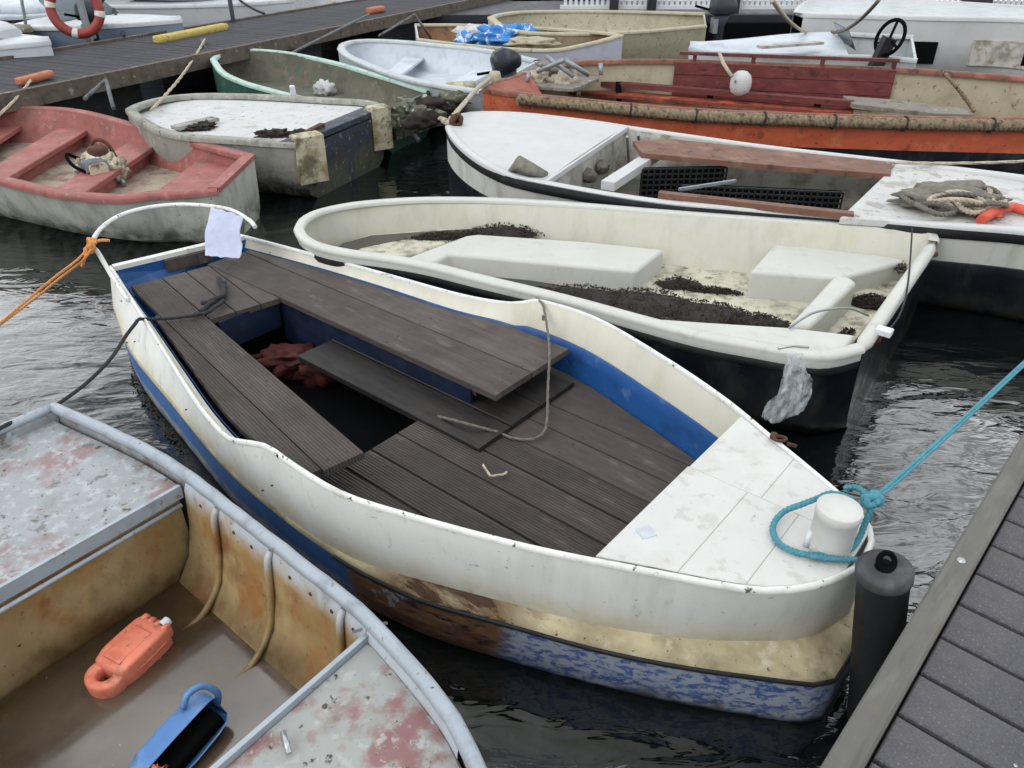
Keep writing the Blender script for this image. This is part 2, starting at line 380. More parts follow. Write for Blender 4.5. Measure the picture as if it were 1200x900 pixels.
mat('boat_blue', '#34609a', .55, (5, .12), layers=[
    dict(col='#9fa7b2', scale=13, lo=.25, hi=.48, x=(.0, .12), stretch=(.5, 1, 1.3), rz=AL, amt=.92, h=.4),
    dict(col='#2d4f96', scale=44, lo=.50, hi=.56, x=(.0, .15), stretch=(.5, 1, 1.2), rz=AL, amt=.85),
    dict(col='#34558f', scale=8, lo=.56, hi=.62, x=(.1, .35), stretch=(.22, 2, 3), rz=AL, amt=.9),
    dict(col='#a5a9ad', scale=70, lo=.57, hi=.66, x=(.05, .25), amt=.6),
    dict(col='#9a978c', scale=12, lo=.36, hi=.55, amt=.85, z=(.085, .05), x=(.2, -.1), zn=.07),
    dict(col='#4a4b40', scale=9, lo=.48, hi=.60, amt=.7, z=(.05, -.01), zn=.12),
    dict(col='#6f5038', scale=9, lo=.15, hi=.42, ball=(rot[0], .34), soft=.8, h=-1, stretch=(.4, 1.5, 1.5), rz=AL),
    dict(col='#8a6a4a', scale=22, lo=.48, hi=.66, ball=(rot[0], .30), soft=.7, h=-.6, stretch=(.25, 1.6, 2), rz=AL, amt=.8),
    dict(col='#5a3322', scale=10, lo=.44, hi=.6, ball=(rot[0], .30), soft=.7, h=-.8, stretch=(.35, 1.5, 1.6), rz=AL, amt=.9),
    dict(col='#2f2019', scale=18, lo=.54, hi=.62, ball=(rot[0], .34), soft=.7, h=-1.2, stretch=(.3, 1.8, 1.8), rz=AL),
    dict(col='#8b949c', scale=16, lo=.56, hi=.6, ball=(rot[2], .16), soft=.7, h=.6),
    dict(col='#1a1b18', scale=10, lo=.3, hi=.5, z=(-.02, -.05), zn=.05)], bump=((26, .28, .006), (70, .3, .003)))  # last layer paints the black waterline shadow onto the hull
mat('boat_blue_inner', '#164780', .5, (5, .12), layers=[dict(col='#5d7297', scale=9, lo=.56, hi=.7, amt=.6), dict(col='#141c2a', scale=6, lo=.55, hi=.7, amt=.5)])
mat('plank_brown', '#47403c', .72, (5, .2, (.5, 6, 4)), layers=[dict(col='#2f2825', scale=2.4, lo=.46, hi=.66, amt=.55), dict(col='#80756b', scale=3.2, lo=.60, hi=.70, amt=.55, stretch=(1, 3.5, 2)), dict(col='#625a54', scale=5, lo=.52, hi=.75, amt=.55, stretch=(.6, 5, 2)), dict(col='#332e2c', scale=7, lo=.52, hi=.7, amt=.7, stretch=(.4, 6, 2)), dict(col='#c9c4b8', scale=70, lo=.73, hi=.76, amt=.6)], bump=((12, .35, .004, (.5, 8, 4)),), tint=.2)
mat('plank_grooved', '#4a433f', .78, (5, .18, (.5, 6, 4)), layers=[dict(col='#2f2825', scale=2.4, lo=.46, hi=.66, amt=.55), dict(col='#80756b', scale=3.2, lo=.60, hi=.70, amt=.55, stretch=(1, 3.5, 2)), dict(col='#665e58', scale=4, lo=.5, hi=.75, amt=.5, stretch=(.6, 5, 2)), dict(col='#35302e', scale=7, lo=.55, hi=.7, amt=.6, stretch=(.4, 6, 2)), dict(col='#c9c4b8', scale=80, lo=.74, hi=.77, amt=.5)], bump=((14, .25, .003, (.6, 6, 3)),), groove=.0135, tint=.2)
mat('plank_shaded', '#221f1d', .6, (5, .25, (.5, 6, 4)), layers=[dict(col='#37332f', scale=5, lo=.55, hi=.72, amt=.6, stretch=(.6, 5, 2)), dict(col='#141211', scale=6, lo=.5, hi=.65, stretch=(.5, 4, 2)), dict(col='#b9b4a8', scale=70, lo=.73, hi=.76, amt=.6)], bump=((12, .35, .004, (.5, 8, 4)),), tint=.2)  # plank copy with the shade of the cockpit well put into its colour
mat('deck_white', '#bcbdba', .5, (8, .05), layers=[dict(col='#a79f8e', scale=5, lo=.55, hi=.74, amt=.5), dict(col='#7a7262', scale=34, lo=.66, hi=.71, amt=.65), dict(col='#928a7a', scale=13, lo=.57, hi=.63, amt=.3)], bump=((45, .2, .003), (9, .12, .006)))
N = [(-2.235,3.966,0.410),(-1.873,3.453,0.400),(-1.583,3.035,0.400),(-1.287,2.611,0.400),(-1.101,2.378,0.405),(-1.017,2.306,0.425),(-0.880,2.206,0.475),(-0.739,2.069,0.490),(-0.549,1.914,0.500),(-0.317,1.808,0.500),(0.050,1.670,0.500),(0.388,1.574,0.500),(0.661,1.506,0.500),(0.829,1.516,0.500),(0.970,1.577,0.500),(1.038,1.638,0.500),(1.078,1.695,0.500)]
Fm = [(-1.635,4.450,0.410),(-1.079,4.138,0.400),(-0.651,3.872,0.400),(-0.264,3.611,0.410),(-0.043,3.499,0.420),(0.051,3.437,0.450),(0.142,3.414,0.470),(0.395,3.181,0.490),(0.644,2.798,0.500),(0.821,2.487,0.500),(0.929,2.234,0.500),(1.022,2.015,0.500),(1.079,1.864,0.500),(1.098,1.777,0.500),(1.078,1.695,0.500)]
H = Hull(N, Fm, 60)
# boat frame: u along the boat from the stern, v across (positive = far side)
BO = Vector((-1.88, 4.09, 0)); BA = Vector((.76973, -.63837, 0)); BN = Vector((.63837, .76973, 0))
BANG = math.atan2(BA.y, BA.x)
def bl(u, v, z=0): return BO+BA*u+BN*v+Vector((0, 0, z))
def blv(L): return [Vector((BO.x, BO.y, 0))+BA*u+BN*v+Vector((0, 0, z)) for u, v, z in L]
N1 = curve(blv([(-.10, -.40, .22), (.42, -.578, .22), (1.02, -.696, .22), (1.61, -.803, .212), (2.04, -.833, .206), (2.36, -.822, .2), (2.53, -.782, .2), (2.68, -.729, .2), (2.96, -.622, .2), (3.22, -.518, .2), (3.447, -.393, .2), (3.613, -.271, .2), (3.747, -.139, .2), (3.806, .03, .2)]), 60)
N2 = curve(blv([(-.10, -.402, .215), (.42, -.581, .215), (1.02, -.70, .215), (1.61, -.807, .207), (2.04, -.838, .198), (2.36, -.834, .192), (2.556, -.805, .182), (2.73, -.765, .178), (3.0, -.660, .172), (3.247, -.557, .16), (3.481, -.445, .16), (3.697, -.321, .16), (3.82, -.245, .16), (3.851, -.20, .16), (3.856, .02, .16)]), 60)
F1 = curve(blv([(-.04, .42, .22), (.59, .53, .22), (1.09, .60, .215), (1.55, .65, .21), (1.8, .70, .205), (2.02, .745, .2), (2.34, .73, .2), (2.77, .60, .2), (3.11, .47, .2), (3.36, .34, .2), (3.6, .205, .2), (3.76, .10, .2), (3.806, .03, .2)]), 60)
F2 = curve(blv([(-.04, .422, .215), (.59, .533, .215), (1.09, .603, .21), (1.55, .655, .205), (1.8, .705, .2), (2.02, .75, .19), (2.34, .74, .165), (2.77, .62, .16), (3.11, .50, .16), (3.36, .385, .16), (3.6, .27, .16), (3.82, .20, .16), (3.851, .16, .16), (3.856, .02, .16)]), 60)
mb = MB()
for E, L in ((H.N, N1), (H.F, F1)): mb.grid([[E[i]+Vector((0, 0, -.004))] + [E[i].lerp(L[i], t) for t in (.2, .5, .8, 1)] for i in range(61)])
mb.obj('topside', 'boat_white', bt)
mb = MB()
for A_, B_ in ((N1, N2), (F1, F2)): mb.grid([[A_[i]+Vector((0, 0, .004)), A_[i].lerp(B_[i], .5)+Vector((0, 0, .004)), B_[i]+Vector((0, 0, .002)), B_[i]-Vector((0, 0, .012))] for i in range(61)])
mb.obj('rubbing_strake', 'boat_strake', bt)
MB().tube([p-Vector((0, 0, .014)) for p in N2[34:]+F2[34:][::-1][1:]], .009, 8).obj('strake_shadow', 'black_rubber', bt)  # dark tube added as the shadow strip under the strake
def low(A, i, f, z):
    A_ = N2 if A == 'N' else F2; M_ = (N2[i]+F2[i])/2; p = A_[i].lerp(M_, f); p.z = z if z is not None else A_[i].z; return p
mb = MB()
for A in 'NF': mb.grid([[low(A, i, 0, None), low(A, i, .006, .10), low(A, i, .012, .04), low(A, i, .03, -.03), low(A, i, .10, -.10), low(A, i, .45, -.2), low(A, i, 1, -.26)] for i in range(61)])
mb.obj('lower_hull', 'boat_blue', bt)
sec = [H.pt('N', 0, .0, .92), N1[0], low('N', 0, .03, -.03), low('N', 0, .45, -.2), low('F', 0, .45, -.2), low('F', 0, .03, -.03), F1[0], H.pt('F', 0, 0, .92)]
d = BA*.03; n = len(sec); mb = MB().add([p-BA*.002 for p in sec]+[p+d for p in sec], [tuple(range(n)), tuple(range(2*n-1, n-1, -1))]+[(k, (k+1) % n, n+(k+1) % n, n+k) for k in range(n)], False); mb.obj('transom', 'boat_blue_inner', bt)
H.cap(.015, .016, .003, .003).obj('gunwale_cap', 'boat_cap', bt)
IDK = max(i for i in range(61) if (H.M(i)-BO).dot(BA) < 3.25)
H.liner([(.018, .99), (.028, .95), (.05, .88), (.075, .8)], .338, 0, IDK).obj('coaming', 'boat_inner_white', bt)
mb = MB()
for sd in 'NF': mb.grid([[H.atz(sd, i, f, z) for f, z in ((.082, .342), (.092, .335), (.105, .28), (.12, .2), (.19, .03))] for i in range(0, IDK+1)])
mb.obj('inner_side', 'boat_blue_inner', bt)
H.floor(.2, .035, 0, 48).obj('bilge', 'dark_gap', bt)
H.transom([(0, .93), (.008, .45), (.012, .3), (.03, .08), (.10, -.18), (.4, -.34), (1, -.5)], .03).obj('transom', 'boat_blue_inner', bt)
a, b = H.pt('N', 0, .03, 1), H.pt('F', 0, .03, 1)
MB().bar(a+Vector((.008, 0, -.012)), b+Vector((.008, 0, -.012)), .042, .026).obj('transom_rail', 'boat_cap', bt)
mid = a.lerp(b, .55); d_ = (b-a).normalized(); inn = Vector((-d_.y, d_.x, 0)); inn = inn if inn.y < 0 else -inn
MB().bar(a.lerp(b, .36)+inn*.045+Vector((0, 0, -.06)), a.lerp(b, .72)+inn*.045+Vector((0, 0, -.06)), .02, .07).obj('transom_pad', 'plank_brown', bt)
hoop = curve([(-1.957,3.551,0.400),(-2.098,3.725,0.450),(-2.189,3.819,0.550),(-2.204,3.814,0.600),(-2.262,4.041,0.600),(-2.249,4.247,0.600),(-2.156,4.379,0.600),(-2.003,4.441,0.600),(-1.821,4.425,0.600),(-1.645,4.349,0.600),(-1.485,4.176,0.600),(-1.435,4.108,0.585)], 48)
MB().tube(hoop, .0125, 10).obj('stern_rail', 'boat_cap', bt)

class Grain:
    """board direction: origin, unit vector along the grain, unit vector across"""
    def __init__(s, o, ang): s.O = o; s.A = Vector((math.cos(ang), math.sin(ang), 0)); s.N = Vector((-s.A.y, s.A.x, 0)); s.ang = ang
    def at(s, u, v, z=0): return Vector((s.O.x, s.O.y, 0))+s.A*u+s.N*v+Vector((0, 0, z))
    def lim(s, u, f):
        r = []
        for sd in 'NF':
            best = None
            for i in range(H.n):
                p, q = H.pt(sd, i, f, 1), H.pt(sd, i+1, f, 1); up, uq = (p-s.O).dot(s.A), (q-s.O).dot(s.A)
                if min(up, uq) <= u <= max(up, uq) and abs(uq-up) > 1e-6:
                    t = (u-up)/(uq-up); best = (p.lerp(q, t)-s.O).dot(s.N)
            if best is None: best = ((H.N[0] if sd == 'N' else H.F[0])-s.O).dot(s.N)*(1-f)
            r.append(best)
        return r
G0 = Grain(BO, BANG); G1 = Grain(bl(.68, -.26), BANG-.165)
def vlim(u, f): return G0.lim(u, f)
def plank(name, u0, u1, v0, v1, z, th, m, parent, f=.12, gap=.003, g=None):
    """one board, its own object, local X along the grain, trimmed to the curve of the hull"""
    g = g or G0; n = 14; lo, hi = [], []
    for k in range(n+1):
        u = u0+(u1-u0)*k/n; a, b = g.lim(u, f); l, h = max(v0+gap, a+.006), min(v1-gap, b-.006)
        if h-l > .012: lo.append((u, l)); hi.append((u, h))
    if len(lo) < 2: return None
    o_u, o_v = lo[0][0], lo[0][1]; bev = .003; rows = []
    for (u, l), (_, h) in zip(lo, hi):
        x = u-o_u; y0, y1 = l-o_v, h-o_v
        rows.append([(x, y0, -th), (x, y0, -bev), (x, y0+bev, 0), (x, (y0+y1)/2, 0), (x, y1-bev, 0), (x, y1, -bev), (x, y1, -th)])
    mb = MB(); mb.grid(rows, smooth=False); m_ = 7; e = len(rows)-1
    mb.f += [tuple(range(m_)), tuple(e*m_+k for k in range(m_-1, -1, -1))]; mb.sm += [False]*2
    mb.f += [(i*m_, (i+1)*m_, (i+1)*m_+6, i*m_+6) for i in range(e)]; mb.sm += [False]*e
    me = bpy.data.meshes.new(name); me.from_pydata(mb.v, [], mb.f)
    bm = bmesh.new(); bm.from_mesh(me); bmesh.ops.recalc_face_normals(bm, faces=bm.faces); bm.to_mesh(me); bm.free()
    me.materials.append(MATS[m]); o = bpy.data.objects.new(name, me); COL.objects.link(o); o.parent = parent
    o.location = g.at(o_u, o_v, z)-Vector(parent['_w']); o.rotation_euler = (0, 0, g.ang); return o
ZB = .345
# near bench: grooved boards running at a slight angle; far bench: smooth boards; aft deck boards between
for v0, v1 in ((-.56, -.45), (-.45, -.32), (-.32, -.175), (-.175, 0)): plank('bench_board', -.66, 1.49+v0*.1, v0, v1, ZB, .03, 'plank_grooved', bt, g=G1)
for v0, v1 in ((0, .135), (.135, .27), (.27, .38)): plank('deck_board', -.66, .01, v0, v1, ZB-.0015, .03, 'plank_brown', bt, g=G1)
for v0, v1 in ((.11, .36), (.36, .64)): plank('bench_board', .06, 2.26, v0, v1, ZB+.004, .03, 'plank_brown', bt)
# lower boards and the sole
plank('floor_board', 1.14, 2.34, -.09, .12, .222, .03, 'plank_shaded', bt)
plank('floor_board', 1.14, 2.34, .12, .33, .227, .03, 'plank_shaded', bt)
plank('floor_board', 1.2, 2.34, .33, .58, .226, .03, 'plank_shaded', bt, f=.15)
for v0, v1, m_ in ((-.72, -.50, 'plank_grooved'), (-.50, -.355, 'plank_grooved'), (-.355, -.205, 'plank_grooved'), (-.205, -.06, 'plank_grooved'), (-.06, .09, 'plank_grooved'), (.09, .24, 'plank_brown'), (.24, .39, 'plank_brown'), (.39, .66, 'plank_brown')):
    plank('sole_board', 1.98, 3.26, v0, v1, .2, .025, m_, bt, f=.135)
# beams carrying the boards, aft bulkhead and bench front
MB().bar(bl(.66, -.22, ZB-.055), bl(.66, .3, ZB-.055), .04, .04).obj('bench_beam', 'plank_brown', bt)
MB().bar(bl(2.1, .14, ZB-.05), bl(2.1, .5, ZB-.05), .04, .04).obj('bench_beam', 'plank_brown', bt)
MB().bar(G1.at(1.40, -.03, ZB-.055), G1.at(1.40, -.28, ZB-.055), .04, .04).obj('bench_beam', 'plank_brown', bt)
mat('navy_paint', '#091831', .55, (5, .2), layers=[dict(col='#152746', scale=9, lo=.55, hi=.68, amt=.7), dict(col='#0b0f18', scale=6, lo=.5, hi=.66, amt=.8)])
MB().bar(bl(.715, -.235, .245), bl(.715, .115, .245), .018, .16).obj('bulkhead', 'navy_paint', bt)
MB().bar(bl(.72, .135, .19), bl(2.1, .135, .20), .014, .22).obj('bench_front', 'navy_paint', bt)

mb = MB()
for g, us, vs, z in ((G1, (-.5, .0, .75, 1.42), (-.40, -.36, -.27, -.21, -.13, -.05), ZB), (G0, (.2, .9, 1.55, 2.2), (.14, .21, .29, .37, .45), ZB+.004), (G0, (2.12, 2.6, 3.1), (-.47, -.39, -.32, -.24, -.17, -.09, -.02, .05, .13, .2, .28, .35, .43), .2)):
    for u in us:
        for v in vs: mb.lathe(tuple(g.at(u+R.uniform(-.012, .012), v+R.uniform(-.006, .006), z-.001)), [(.001, .003), (.0045, .0025), (.0055, 0)], 8)
mb.obj('screws', 'rust', bt, kind='stuff')

# foredeck in painted panels
def deckpoly(u0, u1, side):
    pts = []; n = 12; v_s = .02
    for k in range(n+1):
        u = u0+(u1-u0)*k/n; a, b = vlim(min(u, 3.795), .03); pts.append((u, (a+.012) if side == 'N' else (b-.012)))
    if side == 'N': pts = [(u, min(v, v_s-.003)) for u, v in pts]; pts += [(u1, v_s-.0008), (u0, v_s-.0008)]
    else: pts = [(u, max(v, v_s+.004)) for u, v in pts]; pts += [(u1, v_s+.0008), (u0, v_s+.0008)]
    return [bl(u, v) for u, v in pts]
for u0, u1, sd in ((3.2, 3.415, 'N'), (3.4165, 3.585, 'N'), (3.5865, 3.78, 'N'), (3.205, 3.46, 'F'), (3.4615, 3.78, 'F')):
    MB().prism(deckpoly(u0, u1, sd), .468, .496, .002).obj('deck_panel', 'deck_white', bt)
mat('seam_filler', '#9b9484', .7)
MB().prism(deckpoly(3.22, 3.77, 'N'), .48, .4935, .001).obj('seam_filler', 'seam_filler', bt); MB().prism(deckpoly(3.225, 3.77, 'F'), .48, .4935, .001).obj('seam_filler', 'seam_filler', bt)
MB().bar(bl(3.212, vlim(3.2, .04)[0], .44), bl(3.212, vlim(3.2, .04)[1], .44), .03, .075).obj('deck_beam', 'boat_inner_white', bt)
pc = (0.936,1.677,0.496)
MB().lathe(pc, [(.001, 0), (.064, 0), (.062, .006), (.061, .118), (.0635, .121), (.0635, .148), (.061, .151), (.001, .152)], 28).obj('mooring_post', 'deck_white', bt)
q = (0.868,1.677,0.496)
MB().tube([q, (q[0]+.006, q[1]+.004, q[2]+.055)], .009, 8).obj('drain_pipe', 'plastic_white', bt)
mat('paper_label', '#aeb4ba', .6, (40, .12))
q = (0.405,1.738,0.497)
MB().box(q, (.05, .05, .0016), .35, .0004).obj('sticker', 'paper_label', bt)
mb = MB(); q = (0.943,2.196,0.512)
mb.tube([Vector(q)+Vector((math.cos(a)*.022, math.sin(a)*.014, 0)) for a in [k*math.pi/6 for k in range(12)]], .006, 8, closed=True); mb.lathe((q[0]-.015, q[1]+.02, q[2]-.012), [(.001, .02), (.012, .02), (.014, 0), (.001, 0)], 10); mb.tube([(q[0]+.02, q[1]-.02, q[2]-.006), (q[0]+.05, q[1]-.035, q[2]-.008)], .007, 8); mb.obj('shackle', 'rust', bt)
for p in ((0.665,2.828,0.420), (0.151,3.300,0.430)): MB().box((p[0], p[1], p[2]), (.012, .012, .03), .5, .002).obj('fitting', 'steel', bt)
for i in (6, 12, 18): 
    p = H.pt('N', i, .12, .1); 
tag(MB().litter([(tuple(low('N', i, -.012, -.07)), .06, .025, -.7, .07) for i in range(5, 17)], 16, .013, seed=4).obj('waterline_weed', 'weed'), 'dark weed growing along the waterline of the blue and white boat', 'weed', kind='stuff')

# things lying in or hung on the blue and white boat
mat('cloth_white', '#a8aec4', .7, (9, .1), layers=[dict(col='#8e94aa', scale=8, lo=.5, hi=.7, amt=.6)], bump=((14, .6, .015), (34, .4, .006)))
c0, c1, c2, c3 = (-1.757,4.351,0.615), (-1.531,4.205,0.605), (-1.524,4.028,0.435), (-1.733,4.052,0.435)
rows = []
for i in range(13):
    r_ = []; t = i/12
    for j in range(11):
        s_ = j/10; p = V(c0).lerp(V(c1), s_).lerp(V(c3).lerp(V(c2), s_), t)
        p += Vector((-.02, -.03, 0))*math.sin(math.pi*min(1, t*1.2))*.5+Vector((.3, .6, 0))*(.035*noise.noise(Vector((s_*3, t*2.3, 1)))+.03*abs(noise.noise(Vector((s_*6+t*2, t*3, 4)))))+Vector((0, 0, .012*noise.noise(Vector((s_*4, t*2, 7)))))
        r_.append(p)
    rows.append(r_)
back = [[p+Vector((.004, .006, 0)) for p in r_] for r_ in rows]
mb = MB(); mb.grid(rows); mb.grid(back); mb.grid([rows[0], back[0]]); mb.grid([rows[-1], back[-1]])
mb.grid([[r_[0] for r_ in rows], [r_[0] for r_ in back]]); mb.grid([[r_[-1] for r_ in rows], [r_[-1] for r_ in back]])
tag(mb.obj('cloth', 'cloth_white'), 'white plastic cloth draped over the curved stern rail', 'cloth')
mat('red_cloth', '#40120b', .8, (9, .3), bump=((20, .5, .01),))
mb = MB().blob(bl(.98, -.03, .12), (.16, .10, .05), 3, .45, 4, 6); mb.blob(bl(1.15, .02, .10), (.1, .09, .07), 8, .4, 3, 5); 
tag(mb.obj('lifejacket', 'red_cloth'), 'crumpled dark red lifejacket under the stern boards of the blue boat', 'lifejacket')
mat('yellow_plastic', '#b5a12c', .5)
mb = MB().loft([(bl(1.22, .05, .175), (.02, .01, 0), (0, 0, .012)), (bl(1.24, .05, .18), (.028, .016, 0), (0, 0, .02)), (bl(1.27, .055, .18), (.026, .016, 0), (0, 0, .02)), (bl(1.29, .06, .178), (.01, .006, 0), (0, 0, .008))], 14, 3)
tag(mb.obj('float', 'yellow_plastic'), 'small yellow plastic float beside the dark red lifejacket', 'float')
rp = curve([(0.119,3.465,0.455),(0.137,3.395,0.470),(0.153,3.349,0.460),(0.169,3.199,0.400),(0.171,3.049,0.370),(0.160,2.899,0.280),(0.150,2.717,0.235),(0.129,2.630,0.225),(0.078,2.605,0.212),(0.000,2.620,0.210),(-0.054,2.650,0.215),(-0.144,2.658,0.240),(-0.255,2.709,0.240),(-0.357,2.800,0.205)], 60)
tag(MB().strands(rp, .0065, 70).obj('rope', 'rope_grey'), 'thin grey rope hanging from the far gunwale onto the floor boards', 'rope')
mb = MB().strands(curve([(-0.115,2.428,0.215),(-0.097,2.371,0.230),(-0.082,2.333,0.235),(-0.060,2.344,0.230),(-0.033,2.362,0.220),(-0.020,2.384,0.215)], 20), .006, 7); tag(mb.obj('rope_scrap', 'rope_pale'), 'short stiff scrap of pale rope lying on the grooved floor boards', 'rope')
kp = curve([(-1.572,3.495,0.360),(-1.557,3.583,0.365),(-1.529,3.655,0.360),(-1.540,3.750,0.365),(-1.589,3.849,0.370),(-1.623,3.917,0.360)], 24)
mb = MB().tube(kp, .014, 8); mb.tube(jit(curve([(-1.576,3.860,0.360),(-1.514,3.675,0.375),(-1.549,3.613,0.370),(-1.606,3.594,0.360)], 18), .004, 2), .012, 8); mb.tube(jit(curve([(-1.600,3.476,0.360),(-1.524,3.465,0.375),(-1.496,3.613,0.370)], 14), .003, 3), .010, 8)
mb.tube(curve([(-1.570,3.446,0.370),(-1.693,3.409,0.370),(-1.787,3.360,0.390),(-1.787,3.291,0.425),(-1.785,3.238,0.425),(-1.826,3.211,0.380),(-1.854,3.079,0.330),(-1.887,2.887,0.310),(-1.887,2.621,0.360),(-1.846,2.400,0.460),(-1.852,2.276,0.500),(-1.888,2.133,0.500)], 60), .0085, 8)
tag(mb.obj('mooring_line', 'rope_dark'), 'thin black mooring line from the blue boat stern boards to the tin boat', 'rope')
kc = (-2.202,3.790,0.600)
mb = knot(MB(), kc, .034, .012, 5); mb.strands(curve([(-2.199,3.766,0.600),(-2.238,3.691,0.560),(-2.332,3.580,0.500),(-2.439,3.412,0.420),(-2.598,3.053,0.300)], 60), .0075, 80); mb.strands(curve([(-2.175,3.742,0.600),(-2.220,3.704,0.550),(-2.342,3.669,0.470),(-2.504,3.573,0.360),(-2.768,3.264,0.200)], 60), .007, 80)
mb.strands(curve([(-2.210,3.826,0.600),(-2.152,3.811,0.620),(-2.108,3.811,0.620)], 12), .01, 4); mb.strands(curve([(-2.211,3.790,0.600),(-2.206,3.724,0.570),(-2.259,3.755,0.500)], 12), .009, 4)
tag(mb.obj('mooring_rope', 'rope_orange'), 'orange rope knotted on the white stern rail, leading off to the left', 'rope')
ZD = .505
lp = curve([(1.004,1.739,0.620),(0.965,1.794,0.600),(0.906,1.802,0.560),(0.830,1.790,0.530),(0.788,1.745,0.515),(0.781,1.699,0.510),(0.798,1.656,0.510),(0.851,1.628,0.510),(0.893,1.628,0.510),(0.951,1.631,0.510),(1.006,1.663,0.520),(1.035,1.699,0.560),(1.047,1.709,0.620)], 60)
mb = MB().strands(lp, .0105, 44); mb.strands(curve([(0.859,1.616,0.515),(0.917,1.606,0.515),(0.976,1.602,0.515),(1.033,1.616,0.505),(1.127,1.689,0.450)], 24), .011, 14)
kt = (1.052,1.728,0.630); knot(mb, kt, .024, .011, 9); mb.strands(curve([(0.999,1.794,0.620),(1.027,1.786,0.630),(1.051,1.729,0.635),(1.053,1.701,0.640)], 16), .0115, 8)
mb.strands(curve([(1.052,1.728,0.630),(1.119,1.782,0.630),(1.270,1.917,0.625),(1.489,2.115,0.620),(1.957,2.536,0.620),(2.752,3.245,0.620)], 60), .0105, 60)
tag(mb.obj('mooring_rope', 'rope_blue'), 'turquoise rope looped round the white mooring post on the foredeck', 'rope')

# ================================================================ white dinghy with navy hull
mat('navy_hull', '#10131b', .35, (5, .2), layers=[dict(col='#5a5a52', scale=7, lo=.5, hi=.75, amt=.35, stretch=(1, 1, .3)), dict(col='#2f3128', scale=12, lo=.4, hi=.6, z=(.1, .02))], bump=((4, .08, .01),))
mat('cream_liner', '#b6b5aa', .5, (3, .06), layers=[dict(col='#b0a988', scale=4, lo=.45, hi=.75, amt=.55), dict(col='#8f8b78', scale=9, lo=.5, hi=.7, amt=.35, stretch=(1, 1, .3)), dict(col='#79766a', scale=40, lo=.68, hi=.73, amt=.5)], bump=((30, .12, .003),))
mat('cream_rim', '#b7b8b2', .45, (5, .05), layers=[dict(col='#9a978c', scale=9, lo=.57, hi=.72, amt=.5), dict(col='#67645a', scale=42, lo=.68, hi=.72)], bump=((30, .12, .003),))
mat('yellow_sole', '#b7b4a2', .5, (4, .1), layers=[dict(col='#6f6857', scale=7, lo=.48, hi=.62, amt=.8), dict(col='#38332c', scale=14, lo=.55, hi=.66, amt=.9)])
mat('bilge_water_dark', '#3a3833', .12, (3, .15), bump=((8, .05, .002),), spec=.6)
RW = (.6, 3.9, 0)
wd = thing('rowing_dinghy', 'round bowed dinghy with navy hull and cream inside littered with dark weed', 'boat', RW)
Nw = [(1.541,2.943,0.460),(1.420,2.890,0.460),(1.323,2.875,0.460),(1.206,2.913,0.460),(1.058,2.983,0.455),(0.920,3.039,0.455),(0.783,3.122,0.450),(0.570,3.280,0.440),(0.379,3.430,0.430),(0.175,3.579,0.420),(-0.181,3.759,0.430),(-0.466,3.907,0.440),(-0.710,3.991,0.450),(-0.931,4.041,0.460),(-1.121,4.143,0.460),(-1.240,4.277,0.460),(-1.304,4.418,0.460)]
Fw = [(2.451,4.196,0.460),(2.502,4.304,0.460),(2.476,4.389,0.460),(2.276,4.461,0.460),(2.086,4.506,0.460),(1.692,4.581,0.460),(1.340,4.659,0.460),(0.927,4.755,0.460),(0.554,4.855,0.460),(0.169,4.941,0.460),(-0.227,4.993,0.460),(-0.624,4.993,0.460),(-0.954,4.923,0.460),(-1.133,4.838,0.460),(-1.258,4.723,0.460),(-1.311,4.581,0.460),(-1.304,4.418,0.460)]
HW = Hull(Nw, Fw, 60)
HW.skin([(-.006, .99), (-.012, .95), (-.004, .86)]).obj('rim_edge', 'cream_rim', wd)
HW.skin([(-.012, .87), (-.016, .84), (-.012, .79), (.005, .78)]).obj('rubbing_strip', 'black_rubber', wd)
HW.skin([(.0, .82), (.03, .5), (.09, .12), (.14, -.05), (.4, -.3), (1, -.45)]).obj('hull', 'navy_hull', wd)
wtr = HW.transom([(.0, .95), (.03, .5), (.09, .12), (.14, -.05), (.4, -.3), (1, -.45)], .03).obj('transom', 'navy_hull', wd)
HW.cap(.05, .02, .012, .006).obj('rim', 'cream_rim', wd)
a, b = HW.N[0], HW.F[0]
MB().tube([a.lerp(b, t)+Vector((-.026, -.012, -.014)) for t in (.02, .07, .5, .93, .985)], [.018, .036, .037, .036, .02], 14).obj('transom_rim', 'cream_rim', wd)
HW.liner([(.06, 1.0), (.10, .9), (.17, .5), (.22, .35)], .155).obj('liner', 'cream_liner', wd)
a, b = HW.N[0]+Vector((-.05, .02, 0)), HW.F[0]+Vector((-.045, -.01, 0))
MB().grid([[a+Vector((0, 0, 0)), b], [a.lerp(b, .06)+Vector((-.05, 0, -.37)), a.lerp(b, .94)+Vector((-.05, 0, -.37))]]).obj('transom_liner', 'cream_liner', wd)
HW.floor(.21, .16, 1).obj('sole', 'yellow_sole', wd)
def pr(poly, z0, z1, name, m, parent, bev=.012):
    if bev != .012: return MB().prism(poly, z0, z1, bev).obj(name, m, parent)
    n = len(poly); mb = MB().add([(p[0], p[1], z) for z in (z0, z1) for p in poly], [tuple(range(n-1, -1, -1)), tuple(range(n, 2*n))]+[(k, (k+1) % n, n+(k+1) % n, n+k) for k in range(n)]); o = mb.obj(name, m, parent); b = o.modifiers.new('rounding', 'BEVEL'); b.width = .026; b.segments = 4; b.limit_method = 'ANGLE'; b.angle_limit = .6
    o.data.polygons.foreach_set('use_smooth', [True]*len(o.data.polygons)); w = o.modifiers.new('normals', 'WEIGHTED_NORMAL'); w.keep_sharp = False
    return o
